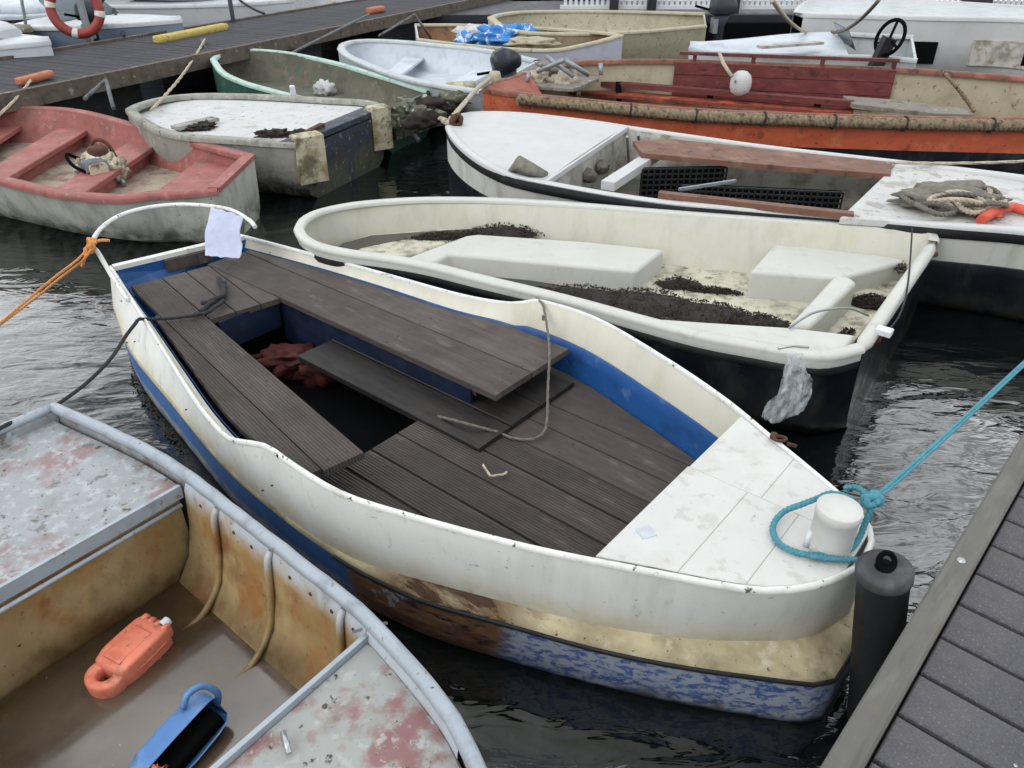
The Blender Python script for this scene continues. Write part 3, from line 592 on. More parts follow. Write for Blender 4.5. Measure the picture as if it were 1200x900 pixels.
pr([(-0.800,4.188,0.310),(-0.605,4.101,0.310),(-0.382,4.424,0.310),(0.727,4.163,0.310),(0.947,4.494,0.310),(0.487,4.624,0.310),(-0.222,4.759,0.310),(-0.303,4.729,0.310)], .09, .30, 'thwart', 'cream_rim', wd)
pr([(-1.141,4.509,0.270),(-1.099,4.682,0.270),(-0.947,4.834,0.270),(-0.459,4.946,0.270),(0.000,5.011,0.270),(0.229,4.930,0.270),(-0.225,4.834,0.270),(-0.308,4.803,0.270),(-0.816,4.268,0.270),(-0.968,4.320,0.270)], .20, .27, 'bow_platform', 'yellow_sole', wd)
pr([(1.367,4.092,0.330),(1.861,3.996,0.330),(2.340,4.242,0.330),(2.271,4.308,0.330),(1.636,4.528,0.330)], .09, .33, 'stern_seat', 'cream_rim', wd)
pr([(1.789,3.940,0.370),(1.866,3.917,0.370),(1.882,3.849,0.370),(1.454,3.326,0.370),(1.358,3.354,0.370)], .09, .37, 'divider', 'cream_rim', wd)
pr([(2.031,4.205,0.210),(2.423,4.382,0.210),(2.258,4.027,0.210),(1.923,3.510,0.210),(1.646,3.357,0.210),(1.450,3.482,0.210),(1.556,3.605,0.210)], .09, .21, 'well_floor', 'yellow_sole', wd)
pr([(0.649,3.270,0.445),(0.865,3.234,0.445),(1.289,3.174,0.445),(1.577,3.098,0.445),(1.466,2.955,0.445),(1.346,2.932,0.445),(1.069,3.017,0.445),(0.788,3.148,0.445)], .40, .447, 'side_deck', 'cream_rim', wd)
pr([(-0.448,4.384,0.175),(-0.321,4.463,0.175),(0.723,4.089,0.175),(0.964,3.910,0.175),(1.264,3.762,0.175),(1.178,3.603,0.175),(0.832,3.701,0.175),(0.476,3.845,0.175),(-0.204,4.208,0.175)], .155, .172, 'bilge_water', 'bilge_water_dark', wd, .002)
lit = []
for x, y, z, rx, ry, r_, h in [(-0.248,5.318,0.100),(-0.610,5.216,0.100),(0.000,5.387,0.100),(-0.900,5.117,0.100)][:0]: pass
pts_l = [((-0.056,4.837,0.275), .25, .10, -.05, .05), ((-0.390,4.775,0.275), .26, .06, .1, .02), ((0.445,4.043,0.175), .24, .15, -.3, .06), ((0.757,3.976,0.175), .28, .17, -.25, .07), ((1.075,3.867,0.175), .26, .13, -.25, .05), ((1.331,3.752,0.175), .18, .08, -.25, .04), ((1.004,4.255,0.165), .13, .07, -.1, .05), ((1.192,4.170,0.165), .16, .03, -.2, .02), ((0.200,4.101,0.175), .14, .07, -.3, .03)]
mat('weed_mush', '#1f1b18', .6, (40, .4), layers=[dict(col='#3b322a', scale=60, lo=.52, hi=.66)], bump=((70, .9, .012), (25, .6, .02)))
def mush(c, rx, ry, ro, h, parent):
    rows = []
    for a in range(7):
        q = 1-a/6; row = []
        for k in range(28):
            t = 2*math.pi*k/28; w = 1+.28*noise.noise(Vector((math.cos(t)*1.6, math.sin(t)*1.6, c[0]*9)))+.12*noise.noise(Vector((math.cos(t)*5, math.sin(t)*5, c[1]*9)))
            x, y = q*w*rx*math.cos(t), q*w*ry*math.sin(t); z = h*(1-q*q)*(.75+.6*noise.noise(Vector((x*18, y*18, 3))))
            row.append(Vector((c[0]+x*math.cos(ro)-y*math.sin(ro), c[1]+x*math.sin(ro)+y*math.cos(ro), c[2]-.004+z)))
        rows.append(row)
    MB().grid(rows, True).obj('weed_mat', 'weed_mush', parent)
wt_ = thing('seaweed_heaps', 'dark matted seaweed heaped in strips inside the cream dinghy', 'seaweed', (0.686,3.984,0.160))
for c, rx, ry, ro, h in pts_l: mush(c, rx, ry, ro, h, wt_)
mush((2.017,3.893,0.215), .13, .075, -.3, .05, wt_)
mb = MB()
for c, rx, ry, ro, h in pts_l: mb.litter([((c[0], c[1], c[2]+.004), rx*1.05, ry*1.1, ro, h+.012)], int(2600*rx), .011, seed=int(c[0]*100)); mb.litter([(c, rx*1.25, ry*1.5, ro, .008)], 60, .012, seed=int(c[0]*77))
mb.litter([((2.012,3.883,0.220), .12, .07, -.3, .06)], 800, .013, seed=5); mb.litter([((1.730,3.529,0.215), .09, .03, .6, .03)], 160, .012, seed=6); mb.litter([((2.267,4.149,0.300), .03, .05, .2, .07)], 120, .011, seed=8)
mb.obj('loose_weed', 'weed', wt_, kind='stuff')
mat('murky_pool', '#5a564c', .25, (5, .2))
pr([(-1.118,4.561,0.272),(-1.084,4.662,0.272),(-0.924,4.798,0.272),(-0.455,4.892,0.272),(0.000,4.957,0.272),(0.142,4.892,0.272),(-0.168,4.798,0.272),(-0.719,4.722,0.272),(-0.946,4.589,0.272),(-1.036,4.490,0.272)], .265, .274, 'mud_patch', 'bilge_water_dark', wd, .002)
# clear plastic bag hung on the near rim
m = mat('clear_plastic', '#dfe5ea', .35, (5, .08), bump=((6, .5, .03),), spec=.5)
nt = m.node_tree; n1_ = nt.nodes.new('ShaderNodeTexNoise'); n1_.inputs['Scale'].default_value = 5; n1_.inputs['Detail'].default_value = 6; r1_ = nt.nodes.new('ShaderNodeMapRange')
r1_.inputs[1].default_value = .42; r1_.inputs[2].default_value = .66; r1_.inputs[3].default_value = .22; r1_.inputs[4].default_value = .6
nt.links.new(n1_.outputs[0], r1_.inputs[0]); nt.links.new(r1_.outputs[0], nt.nodes['Principled BSDF'].inputs['Alpha'])
mb = MB(); top = (1.230,2.952,0.455)
for lay in range(2):
    rows = []
    for i in range(25):
        t = i/24; r_ = []
        for j in range(25):
            s_ = j/24-.5; wd_ = .075+.11*t**.7*(1+.10*math.sin(9*t)) if t > .12 else .14-.5*t; z = .465-.37*t*(1-.3*abs(s_+.12))
            off = .035*math.sin(math.pi*t)*(1 if lay else -.3)*(1-4*s_*s_)
            cr = noise.noise(Vector((s_*7, t*6, lay*5)))*.03*t+abs(noise.noise(Vector((s_*15, t*11, lay*3))))*.018
            r_.append(Vector((top[0]+.015+s_*wd_+.03*t*math.sin(4*t), top[1]-.06-off-cr, z)))
        rows.append(r_)
    mb.grid(rows)
tag(mb.obj('plastic_bag', 'clear_plastic'), 'crumpled clear plastic bag hanging on the navy dinghy near rim', 'bag')
MB().tube([(1.160,2.925,0.470),(1.234,2.948,0.470),(1.296,2.933,0.470)], .005, 8).obj('bag_hook', 'steel', wd)
mb = MB().tube(curve([(2.304,4.229,0.530),(2.242,4.081,0.500),(2.102,3.778,0.490),(1.950,3.462,0.475),(1.804,3.211,0.475),(1.701,3.084,0.470),(1.685,3.079,0.420)], 30), .0045, 8)
tag(mb.obj('stern_line', 'rope_dark'), 'thin dark line running along the stern of the navy dinghy', 'rope')
mb = MB().tube(curve([(1.275,3.136,0.460),(1.419,3.276,0.460),(1.549,3.351,0.450),(1.694,3.453,0.400),(1.790,3.457,0.360)], 24), .006, 8)
tag(mb.obj('wire', 'galvanised'), 'thin bent grey wire over the stern well of the cream dinghy', 'wire')
MB().box((1.681,3.075,0.475), (.05, .07, .03), .9, .006).obj('cleat', 'plastic_white', wd)
for q0, q1 in (((2.336,4.040,0.440), (2.391,4.065,0.440)), ((1.671,3.099,0.400), (1.755,3.199,0.400))): MB().tube([q0, q1], .014, 8).obj('eye_bolt', 'rust', wtr)

# ================================================================ tin boat, bottom left
RA = (-1.1, 1.5, 0)
ab = thing('aluminium_boat', 'corroded white and pink painted tin boat with rusty water inside, nearest on the left', 'boat', RA)
AO = Vector((-1.756,2.452,0.480)); AO.z = 0; AA = Vector((.7955, -.6060, 0)); AN = Vector((.6060, .7955, 0)); AW = 1.42
def al(u, v, z=0): return AO+AA*u+AN*v+Vector((0, 0, z))
mat('tin_paint', '#8d9295', .5, (4, .1), layers=[dict(col='#7d8284', scale=5, lo=.48, hi=.7, amt=.6), dict(col='#7d5b59', scale=4, lo=.53, hi=.62, amt=.75), dict(col='#a4a9ac', scale=24, lo=.52, hi=.62, amt=.7), dict(col='#625c50', scale=3, lo=.52, hi=.7, amt=.75), dict(col='#54504a', scale=14, lo=.6, hi=.66, amt=.7), dict(col='#4c4438', scale=22, lo=.60, hi=.68), dict(col='#5b4a38', scale=50, lo=.64, hi=.69)], bump=((40, .3, .003), (8, .15, .006)))
mat('tin_pink', '#7d5b5a', .55, (4, .12), layers=[dict(col='#8f928f', scale=4, lo=.47, hi=.54), dict(col='#9da09c', scale=26, lo=.56, hi=.62, amt=.8), dict(col='#6b675c', scale=5, lo=.55, hi=.68, amt=.75), dict(col='#3f3a34', scale=24, lo=.62, hi=.67), dict(col='#3a352e', scale=60, lo=.66, hi=.7)], bump=((40, .3, .003), (10, .2, .005)))
mat('tin_rail', '#959ea6', .38, (5, .1), layers=[dict(col='#6e7478', scale=11, lo=.53, hi=.7, amt=.6), dict(col='#7a5148', scale=20, lo=.62, hi=.68, amt=.8), dict(col='#3a3128', scale=50, lo=.67, hi=.71)], metal=.15, bump=((40, .2, .003),))
mat('tin_inside', '#96825c', .55, (3, .16), layers=[
    dict(col='#a6adb4', scale=6, lo=.25, hi=.45, z=(.37, .44), zn=.07), dict(col='#86663a', scale=5, lo=.44, hi=.64, amt=.8, z=(.44, .36)), dict(col='#86582f', scale=6, lo=.53, hi=.66, amt=.8, z=(.44, .36)), dict(col='#4a3822', scale=8, lo=.52, hi=.68, amt=.7, stretch=(1, 1, .5)), dict(col='#a59a80', scale=4, lo=.55, hi=.72, amt=.6), dict(col='#46341f', scale=5, lo=.28, hi=.6, z=(.19, .10), amt=.85), dict(col='#2c2118', scale=45, lo=.66, hi=.7)], bump=((25, .3, .004), (60, .2, .002)))
Fa = [al(u, v, z) for u, v, z in ((0, 0, .48), (.35, .045, .48), (.69, .07, .48), (1.19, .045, .48), (1.6, .02, .48), (1.75, 0, .485), (1.98, -.05, .49), (2.13, -.10, .495), (2.3, -.20, .50), (2.48, -.40, .51), (2.58, -.6, .52), (2.6, -.71, .52))]
Na = [al(u, -AW-v, z) for u, v, z in ((0, 0, .48), (.35, .045, .48), (.69, .07, .48), (1.19, .045, .48), (1.6, .02, .48), (1.75, 0, .485), (1.98, -.05, .49), (2.13, -.10, .495), (2.3, -.20, .50), (2.48, -.40, .51), (2.58, -.6, .52), (2.6, -.71, .52))]
HA = Hull(Na, Fa, 60)
HA.skin([(.0, .97), (.015, .6), (.04, .1), (.1, -.1), (.3, -.3), (1, -.35)]).obj('hull', 'tin_paint', ab)
HA.transom([(.0, .97), (.015, .6), (.04, .1), (.1, -.1), (.3, -.3), (1, -.35)], .02).obj('transom', 'tin_paint', ab)
for sd in 'FN':
    pth = [p+Vector((0, 0, -.004)) for p in (HA.F if sd == 'F' else HA.N)]
    MB().tube(jit(pth, .0012, 3), .021, 12).obj('gunwale_rail', 'tin_rail', ab)
MB().tube(jit([HA.N[0].lerp(HA.F[0], k/20)+Vector((0, 0, -.004)) for k in range(21)], .001, 5), .019, 12).obj('stern_rail', 'tin_rail', ab)
ains = HA.liner([(.012, .97), (.03, .9), (.05, .6), (.09, .35), (.2, .18)], .05, 16, 44).obj('inner_side', 'tin_inside', ab)
HA.floor(.2, .05, 16, 44).obj('bottom', 'tin_inside', ab)
def inset_deck(u0, u1, z, zt, nm, m):
    pts_f, pts_n = [], []
    for p in HA.F:
        u = (p-AO).dot(AA); v = (p-AO).dot(AN)
        if u0 <= u <= u1: pts_f.append((u, v-.018))
    if pts_f[0][0] > u0+.001: pts_f.insert(0, (u0, pts_f[0][1]))
    if u1 < 2.5 and pts_f[-1][0] < u1: pts_f.append((u1, pts_f[-1][1]))
    far = [al(u, v) for u, v in pts_f]; near = [al(u, -AW-v) for u, v in pts_f][::-1]
    return MB().prism(far+near, z, zt, .006).obj(nm, m, ab)
inset_deck(.012, .765, .40, .43, 'stern_deck', 'tin_paint')
inset_deck(1.735, 2.56, .40, .43, 'bow_deck', 'tin_pink')
# rolled edges and bulkheads of the two decks
for u, s_ in ((.77, 1), (1.73, -1)):
    MB().bar(al(u, .04, .425), al(u, -AW-.04, .425), .014, .05).obj('deck_edge', 'tin_rail', ab)
    MB().grid([[al(u-s_*.012, .03-AW*k/12-.06*(k/12), z)+AA*.006*noise.noise(Vector((k, z*9, s_))) for k in range(13)] for z in (.40, .33, .25, .18, .12, .05)]).obj('bulkhead', 'tin_inside', ab)
    MB().tube([al(u+s_*.018, .02, .385), al(u+s_*.018, -AW-.02, .385)], .008, 8).obj('stiffener', 'tin_rail', ab)
# ribs up the inside of the hull
for u in (.98, 1.30, 1.62):
    for sd in 'FN':
        i = min(range(HA.n+1), key=lambda k: abs((HA.F[k]-AO).dot(AA)-u))
        prof = [HA.pt(sd, i, f, k) for f, k in ((.018, .95), (.045, .88), (.066, .6), (.105, .35), (.21, .18), (.35, .15))]
        MB().tube(curve(prof, 24), .011, 8).obj('rib', 'tin_inside', ains)
# corner gusset and cleat on the bow deck
for u, s_ in ((1.70, -1),):
    MB().hexa([al(u-.05*s_, .045, .46), al(u+.05, .04, .465), al(u+.01*s_, -.03, .45)], .012).obj('gusset', 'tin_rail', ab)
mb = MB(); mb.tube([al(1.785, -.335, .455), al(1.84, -.36, .45)], .007, 8); mb.tube([al(1.80, -.342, .43), al(1.80, -.342, .455)], .006, 8); mb.obj('cleat', 'steel', ab)
mb = MB(); mb.tube([al(1.95, -.43, .432), al(1.95, -.43, .46)], .006, 8); mb.tube([al(1.93, -.42, .46), al(1.98, -.44, .458)], .007, 8); mb.obj('cleat', 'steel', ab)
for k in range(9):
    u = .86+k*.1; i = min(range(HA.n+1), key=lambda q: abs((HA.F[q]-AO).dot(AA)-u)); p = HA.pt('F', i, .03, .87); MB().lathe(p, [(.001, .006), (.006, .004), (.008, 0)], 8, axis=-AN).obj('rivet', 'rust', ains)
# rusty water standing in the bottom
mat('rusty_water', '#2e2214', .04, (2, .2), layers=[dict(col='#564b40', scale=2.2, lo=.25, hi=.55, amt=.85, ball=(rel((-0.939,1.184,0.100), RA), .62), soft=.7), dict(col='#5f4a30', scale=4, lo=.5, hi=.7, amt=.5), dict(col='#a79c88', scale=40, lo=.70, hi=.73, amt=.6)], bump=((7, .06, .004),), spec=.9)  # paler ball puts grey sheen and silt into the water colour
i0 = min(range(61), key=lambda k: abs((HA.F[k]-AO).dot(AA)-.775)); i1 = min(range(61), key=lambda k: abs((HA.F[k]-AO).dot(AA)-1.72))
HA.floor(.145, .085, i0, i1).obj('bilge_water', 'rusty_water', ab)

mat('orange_plastic', '#d47a62', .5, (9, .1), layers=[dict(col='#a5432c', scale=12, lo=.5, hi=.7, amt=.5), dict(col='#d9937c', scale=9, lo=.55, hi=.7, amt=.6), dict(col='#5d4a38', scale=16, lo=.56, hi=.7, amt=.6), dict(col='#7a4a38', scale=40, lo=.62, hi=.68, amt=.7)], bump=((18, .25, .004), (70, .15, .002)))
mat('blue_plastic', '#4e79b0', .45, (9, .1), layers=[dict(col='#7d9ac0', scale=8, lo=.5, hi=.7, amt=.5), dict(col='#26406e', scale=14, lo=.55, hi=.68, amt=.6), dict(col='#4d4a44', scale=9, lo=.56, hi=.68, amt=.7)], bump=((18, .25, .004), (70, .15, .002)))
# orange container: body, ring handle, cap
def frame(c, ang, tilt=0.):
    x = Vector((math.cos(ang)*math.cos(tilt), math.sin(ang)*math.cos(tilt), math.sin(tilt))); z = Vector((0, 0, 1)); y = z.cross(x).normalized(); z = x.cross(y); c = V(c)
    return lambda a, b, d: c+x*a+y*b+z*d, x, y, z
pa, pb = Vector((-1.238,1.504,0.140)), Vector((-1.149,1.682,0.140)); ang = math.atan2(pb.y-pa.y, pb.x-pa.x)
oc = thing('container', 'orange plastic jerrycan with a ring handle floating in the rusty water', 'jerrycan', (pa.x, pa.y, .085))
Lf, X, Y, Z = frame(((pa.x+pb.x)/2, (pa.y+pb.y)/2, .115), ang, .05)
w_ = .066
secs = [(-.078, .80, .6), (-.068, .92, .82), (-.04, 1, 1), (-.02, 1.02, 1.02), (.03, 1.02, 1.02), (.085, 1, 1), (.105, .95, .9), (.112, .8, .75)]
jb = MB().loft([(Lf(a, 0, 0), Y*w_*q, Z*.045*r_) for a, q, r_ in secs], 36, 8).obj('body', 'orange_plastic', oc)
MB().loft([(Lf(a, .0, 0.0), Y*(w_*q+.003), Z*.0035) for a, q in ((-.07, .8), (-.05, .95), (0, 1.02), (.08, 1), (.108, .85))], 16, 6).obj('mould_seam', 'orange_plastic', jb)
MB().loft([(Lf(a, 0, .044), Y*.036, Z*.0045) for a in (-.055, -.05, .065, .07)], 16, 6).obj('raised_panel', 'orange_plastic', jb)
for k in range(4): MB().loft([(Lf(a, -.045+.03*k, .012), Y*.011*q, Z*.03*q) for a, q in ((.098, 1), (.118, 1), (.126, .7))], 14, 4).obj('ridge', 'orange_plastic', jb)
def ring_sec(t):
    ro_ = 1/math.sqrt((math.cos(t)/.056)**2+(math.sin(t)/.064)**2); ri = .024; m_ = (ro_+ri)/2; dr = X*math.cos(t)+Y*math.sin(t)
    return (Lf(-.088, 0, -.006)+dr*m_, dr*(ro_-ri)/2, Z*.030)
MB().loft([ring_sec(2*math.pi*k/32) for k in range(33)], 16, 4, cap=False).obj('handle', 'orange_plastic', oc)
MB().lathe(Lf(.11, -.03, .03), [(.001, .028), (.014, .028), (.016, .024), (.016, 0)], 14, axis=X).obj('stopper', 'plastic_white', jb)
# blue cut-open can used as a bailer
pa, pb = Vector((-0.949,1.218,0.150)), Vector((-0.865,1.365,0.150)); ang = math.atan2(pb.y-pa.y, pb.x-pa.x)
bc = thing('bailer', 'blue plastic can cut open as a bailer, half full of black muck', 'bailer', (pa.x, pa.y, .085))
Lf, X, Y, Z = frame(((pa.x+pb.x)/2-.01, (pa.y+pb.y)/2-.01, .14), ang, .12)
rows = []
for a, sc in ((-.125, .7), (-.117, .9), (-.09, 1), (0, 1.04), (.08, 1), (.115, .92), (.13, .7)):
    prof = []
    for k in range(23):
        t = math.radians(205)+math.radians(248)*k/22 ; cx, cz = math.cos(t), math.sin(t)
        prof.append(Lf(a, .062*sc*math.copysign(abs(cx)**.5, cx), .05*sc*math.copysign(abs(cz)**.5, cz)))
    rows.append(prof)
inner = [[p+(Lf((i-3)*.035, 0, 0)-p)*.06 for p in r_] for i, r_ in enumerate(rows)]
mb = MB(); mb.grid(rows); mb.grid(inner); mb.grid([rows[0], inner[0]]); mb.grid([rows[-1], inner[-1]]); mb.grid([[r_[0] for r_ in rows], [r_[0] for r_ in inner]]); mb.grid([[r_[-1] for r_ in rows], [r_[-1] for r_ in inner]])
n = 23; o_ = len(mb.v); mb.add(rows[0], [tuple(range(n))], False); mb.add(rows[-1], [tuple(range(n))], False)
mb.obj('shell', 'blue_plastic', bc)
MB().loft([(Lf(a, 0, -.02), Y*.046, Z*.024) for a in (-.11, -.09, .08, .11)], 16, 4).obj('muck', 'dark_gap', bc)
MB().tube(curve([Lf(.06, .03, .058), Lf(.09, .03, .085), Lf(.13, .02, .075), Lf(.148, .0, .03), Lf(.135, 0, -.01)], 20), .0095, 10).obj('handle', 'blue_plastic', bc)
MB().litter([(tuple(Lf(-.10, -.03, .02)), .04, .03, 0, .03)], 60, .014, seed=3).obj('rust_flakes', 'orange_plastic', bc, kind='stuff')

# ================================================================ pontoon on the right, fender pile
PO = Vector((0.794,1.000,0.550)); PA = Vector((.6765, .7364, 0)); PN = Vector((.7364, -.6765, 0)); PANG = math.atan2(PA.y, PA.x)
def pl(u, v, z=0): return Vector((PO.x, PO.y, 0))+PA*u+PN*v+Vector((0, 0, z))
pn = thing('pontoon', 'walkway pontoon of grey gritty planks with a weathered timber edge beam, bottom right', 'pontoon', tuple(pl(0, .6)))
mat('grit_plank', '#504f53', .9, (9, .12), layers=[dict(col='#79787b', scale=150, lo=.56, hi=.68, amt=.7), dict(col='#34353c', scale=170, lo=.54, hi=.64, amt=.7), dict(col='#6b6660', scale=5, lo=.5, hi=.7, amt=.4)], bump=((160, .7, .004), (60, .3, .003)), tint=.08)
mat('edge_beam', '#5d5c58', .85, (3, .12, (.6, 3, 3)), layers=[dict(col='#7b7974', scale=7, lo=.5, hi=.72, amt=.5, stretch=(.6, 2.5, 2.5)), dict(col='#6f6348', scale=3, lo=.55, hi=.68, amt=.6), dict(col='#45443f', scale=8, lo=.56, hi=.7, amt=.5, stretch=(.5, 3, 3)), dict(col='#b3aea4', scale=60, lo=.69, hi=.73)], bump=((60, .35, .003), (140, .3, .002)))
def local_board(name, u0, u1, v0, v1, z, th, m, parent, along='v', bev=.004):
    mb = MB(); Lx, Ly = (v1-v0, u1-u0) if along == 'v' else (u1-u0, v1-v0)
    mb.prism([(0, 0), (Lx, 0), (Lx, Ly), (0, Ly)], -th, 0, bev); me = bpy.data.meshes.new(name); me.from_pydata(mb.v, [], mb.f); me.materials.append(MATS[m])
    o = bpy.data.objects.new(name, me); COL.objects.link(o); o.parent = parent
    o.location = pl(u0, v0, z)-Vector(parent['_w']); o.rotation_euler = (0, 0, PANG-math.pi/2 if along == 'v' else PANG)
    if along == 'u': o.location = pl(u0, v1, z)-Vector(parent['_w'])
    return o
local_board('edge_beam', -1.2, 4.5, -.072, -.004, .572, .22, 'edge_beam', pn, 'u', .006)
pit = .1475
for k in range(-7, 30): local_board('plank', -.03+k*pit+.006, -.03+(k+1)*pit-.007, .002, 1.45, .55+R.uniform(-.0015, .0015), .035, 'grit_plank', pn)
mb = MB()
for k in range(-7, 30):
    for v in (.235, .785, 1.285):
        for du in (.04, .108): mb.lathe(tuple(pl(-.03+k*pit+du, v+R.uniform(-.006, .006), .549)), [(.001, .0035), (.004, .003), (.005, 0)], 8)
for u in (-.2, .7, 1.6, 2.5): mb.lathe(tuple(pl(u, -.04, .571)), [(.001, .006), (.010, .005), (.012, 0)], 10)
mb.obj('screws', 'steel', pn, kind='stuff')
local_board('edge_beam', -1.2, 4.5, 1.455, 1.54, .572, .22, 'edge_beam', pn, 'u', .006)
for v in (.2, .75, 1.25): local_board('bearer', -1.2, 4.5, v, v+.07, .512, .12, 'dark_gap', pn, 'u')
for u in (-.6, 1.2, 3.0): local_board('float', u-.5, u+.5, .12, 1.35, .39, .55, 'black_rubber', pn, 'v', .03)
fp = (1.009,1.506,0.585)
fb = V((1.103,1.490,0.030)); fa = V(fp)-fb; fl_ = fa.length; fa.normalize(); FQ = fa
fd = thing('fender_pile', 'black rubber fender with a lug on top, between white bow and pontoon', 'fender', tuple(fb))
def fpt(z): return fb+fa*(z-.583+fl_)
MB().lathe(fb, [(.001, -.28), (.05, -.27), (.066, -.2), (.066, .1), (.068, .3), (.067, fl_-.04)], 28, axis=fa).obj('sleeve', 'black_rubber', fd)
mat('rubber_head', '#3a3b3d', .75, (20, .2), layers=[dict(col='#5c5d5e', scale=14, lo=.5, hi=.7, amt=.7)], bump=((60, .2, .002),))
MB().lathe(fb+fa*(fl_-.583), [(.06, .54), (.0715, .543), (.0735, .55), (.0735, .572), (.070, .581), (.052, .585), (.046, .582), (.001, .583)], 32, axis=fa).obj('head', 'rubber_head', fd)
mb = MB(); mb.tube([Vector((fp[0], fp[1], .602))+Vector((.022*math.cos(t), .012*math.sin(t), .022*math.sin(t))) for t in [2*math.pi*k/14 for k in range(14)]], .008, 8, closed=True); mb.lathe((fp[0], fp[1], .578), [(.026, 0), (.024, .014), (.001, .016)], 14); mb.obj('lug', 'dark_gap', fd)

# ================================================================ red dinghy on the left
mat('red_gelcoat', '#8d524c', .6, (4, .14), layers=[dict(col='#65504a', scale=5, lo=.5, hi=.7, amt=.65), dict(col='#a98580', scale=14, lo=.58, hi=.66, amt=.5), dict(col='#a8706a', scale=6, lo=.52, hi=.72, amt=.55), dict(col='#7a4440', scale=9, lo=.54, hi=.7, amt=.6), dict(col='#4a3a34', scale=26, lo=.62, hi=.68, amt=.8)], bump=((20, .15, .003),))
mat('dirty_hull', '#a9aba3', .55, (3, .1), layers=[dict(col='#7d8272', scale=7, lo=.45, hi=.65, amt=.7, stretch=(1, 1, .3)), dict(col='#4b5040', scale=8, lo=.4, hi=.6, z=(.2, .03), amt=.9), dict(col='#5b584e', scale=30, lo=.62, hi=.68)], bump=((15, .2, .004),))
mat('dirty_sole', '#97897a', .7, (4, .15), layers=[dict(col='#5a4d42', scale=5, lo=.5, hi=.65, amt=.8), dict(col='#8a5a50', scale=7, lo=.56, hi=.66, amt=.7), dict(col='#3d362f', scale=22, lo=.6, hi=.68)])
RR = (-3.6, 6.5, 0)
rd = thing('red_dinghy', 'faded red dinghy with dirty white hull and an old engine inside, at left', 'boat', RR)
N = [(-2.091,5.365,0.400),(-2.333,5.350,0.380),(-2.575,5.343,0.370),(-2.770,5.298,0.360),(-3.221,5.393,0.360),(-3.806,5.652,0.380),(-4.343,5.914,0.400),(-4.969,6.279,0.440),(-5.498,6.759,0.480)]
Fr_ = [(-2.065,6.176,0.420),(-2.503,6.527,0.410),(-2.989,6.939,0.400),(-3.502,7.318,0.400),(-4.143,7.763,0.410),(-4.562,7.904,0.420),(-5.060,7.895,0.430),(-5.406,7.651,0.450),(-5.591,7.212,0.470),(-5.498,6.759,0.480)]
h = Hull(N, Fr_, 40)
PROF = [(0, .98), (.03, .7), (.08, .3), (.16, 0), (.45, -.3), (1, -.5)]
h.skin(PROF).obj('hull', 'dirty_hull', rd); h.transom(PROF, .03).obj('transom', 'dirty_hull', rd)
h.cap(.075, .035, .02, .008).obj('gunwale', 'red_gelcoat', rd)
MB().bar(h.N[0]+Vector((-.03, .01, -.005)), h.F[0]+Vector((-.03, 0, -.005)), .09, .035).obj('transom_cap', 'red_gelcoat', rd)
h.liner([(.1, .98), (.13, .8), (.2, .5), (.26, .3)], .13).obj('inner_side', 'red_gelcoat', rd)
h.floor(.25, .135).obj('sole', 'dirty_sole', rd)
h.cross(.03, .15, .30, .04, .1).obj('stern_seat', 'red_gelcoat', rd)
for t0 in (.30, .52, .68): h.cross(t0, t0+.075, .28, .04, .1).obj('thwart', 'red_gelcoat', rd)
for t0 in (.30, .52): h.cross(t0+.015, t0+.035, .245, .11, .2).obj('thwart_support', 'red_gelcoat', rd)
p = h.pt('F', 8, .09, .95); MB().bar(p, p+Vector((-.02, -.03, -.22)), .045, .02).obj('rub_mark', 'plastic_white', rd)
p = h.pt('F', 12, .09, .97); MB().bar(p, p+Vector((-.01, -.03, -.26)), .03, .03).obj('bracket', 'dark_gap', rd)
mat('engine_cream', '#b5ad97', .65, (8, .15), layers=[dict(col='#6d6558', scale=14, lo=.48, hi=.6), dict(col='#2f2a26', scale=11, lo=.58, hi=.66), dict(col='#d5d0c4', scale=9, lo=.58, hi=.64)], bump=((20, .5, .01),))
ep = Vector((-3.417,6.380,0.180))
en = thing('engine', 'seized old engine with peeling cream casing lying in the red dinghy', 'engine', tuple(ep))
csg = MB().loft([(ep+Vector((0, 0, z)), Vector((.13*s_, .05, 0)), Vector((-.04, .11*s_, 0))) for z, s_ in ((0, .8), (.05, 1), (.14, 1.05), (.2, .85), (.22, .5))], 20, 3).obj('casing', 'engine_cream', en)
MB().lathe(ep+Vector((.02, -.02, .2)), [(.001, .06), (.07, .06), (.08, .04), (.08, .0)], 18).obj('flywheel', 'rust', csg)
MB().blob(ep+Vector((-.12, -.05, .09)), (.07, .08, .09), 2, .35, 3, 5).obj('carburettor', 'engine_cream', en)
MB().blob(ep+Vector((.15, -.02, .07)), (.07, .09, .1), 6, .35, 3, 5).obj('gearbox', 'engine_cream', en)
MB().tube(curve([ep+Vector((-.1, .05, .18)), ep+Vector((-.05, .1, .28)), ep+Vector((.06, .08, .26)), ep+Vector((.14, .02, .14))], 16), .016, 8).obj('pipe', 'rust', csg)
MB().loft([(ep+Vector((-.02+.1*t, -.10-.10*t, .10)), Vector((.05, .05, 0)), Vector((0, 0, .075))) for t in (0, .25, 1, 1.2)], 16, 5).obj('cylinder_block', 'engine_cream', en)
for k in range(4): MB().loft([(ep+Vector((.0+.022*k, -.12-.022*k, .10))+Vector((.1, -.1, 0))*q, Vector((.065, .065, 0)), Vector((0, 0, .092))) for q in (0, .06)], 16, 5).obj('cooling_fin', 'galvanised', csg)
MB().tube(curve([ep+Vector((-.15, -.02, .16)), ep+Vector((-.2, -.1, .22)), ep+Vector((-.12, -.2, .16)), ep+Vector((.02, -.24, .1))], 16), .014, 8).obj('hose', 'dark_gap', en)
MB().tube([ep+Vector((.1, .0, .03)), ep+Vector((.22, -.12, -.02))], .02, 8).obj('shaft', 'galvanised', en)

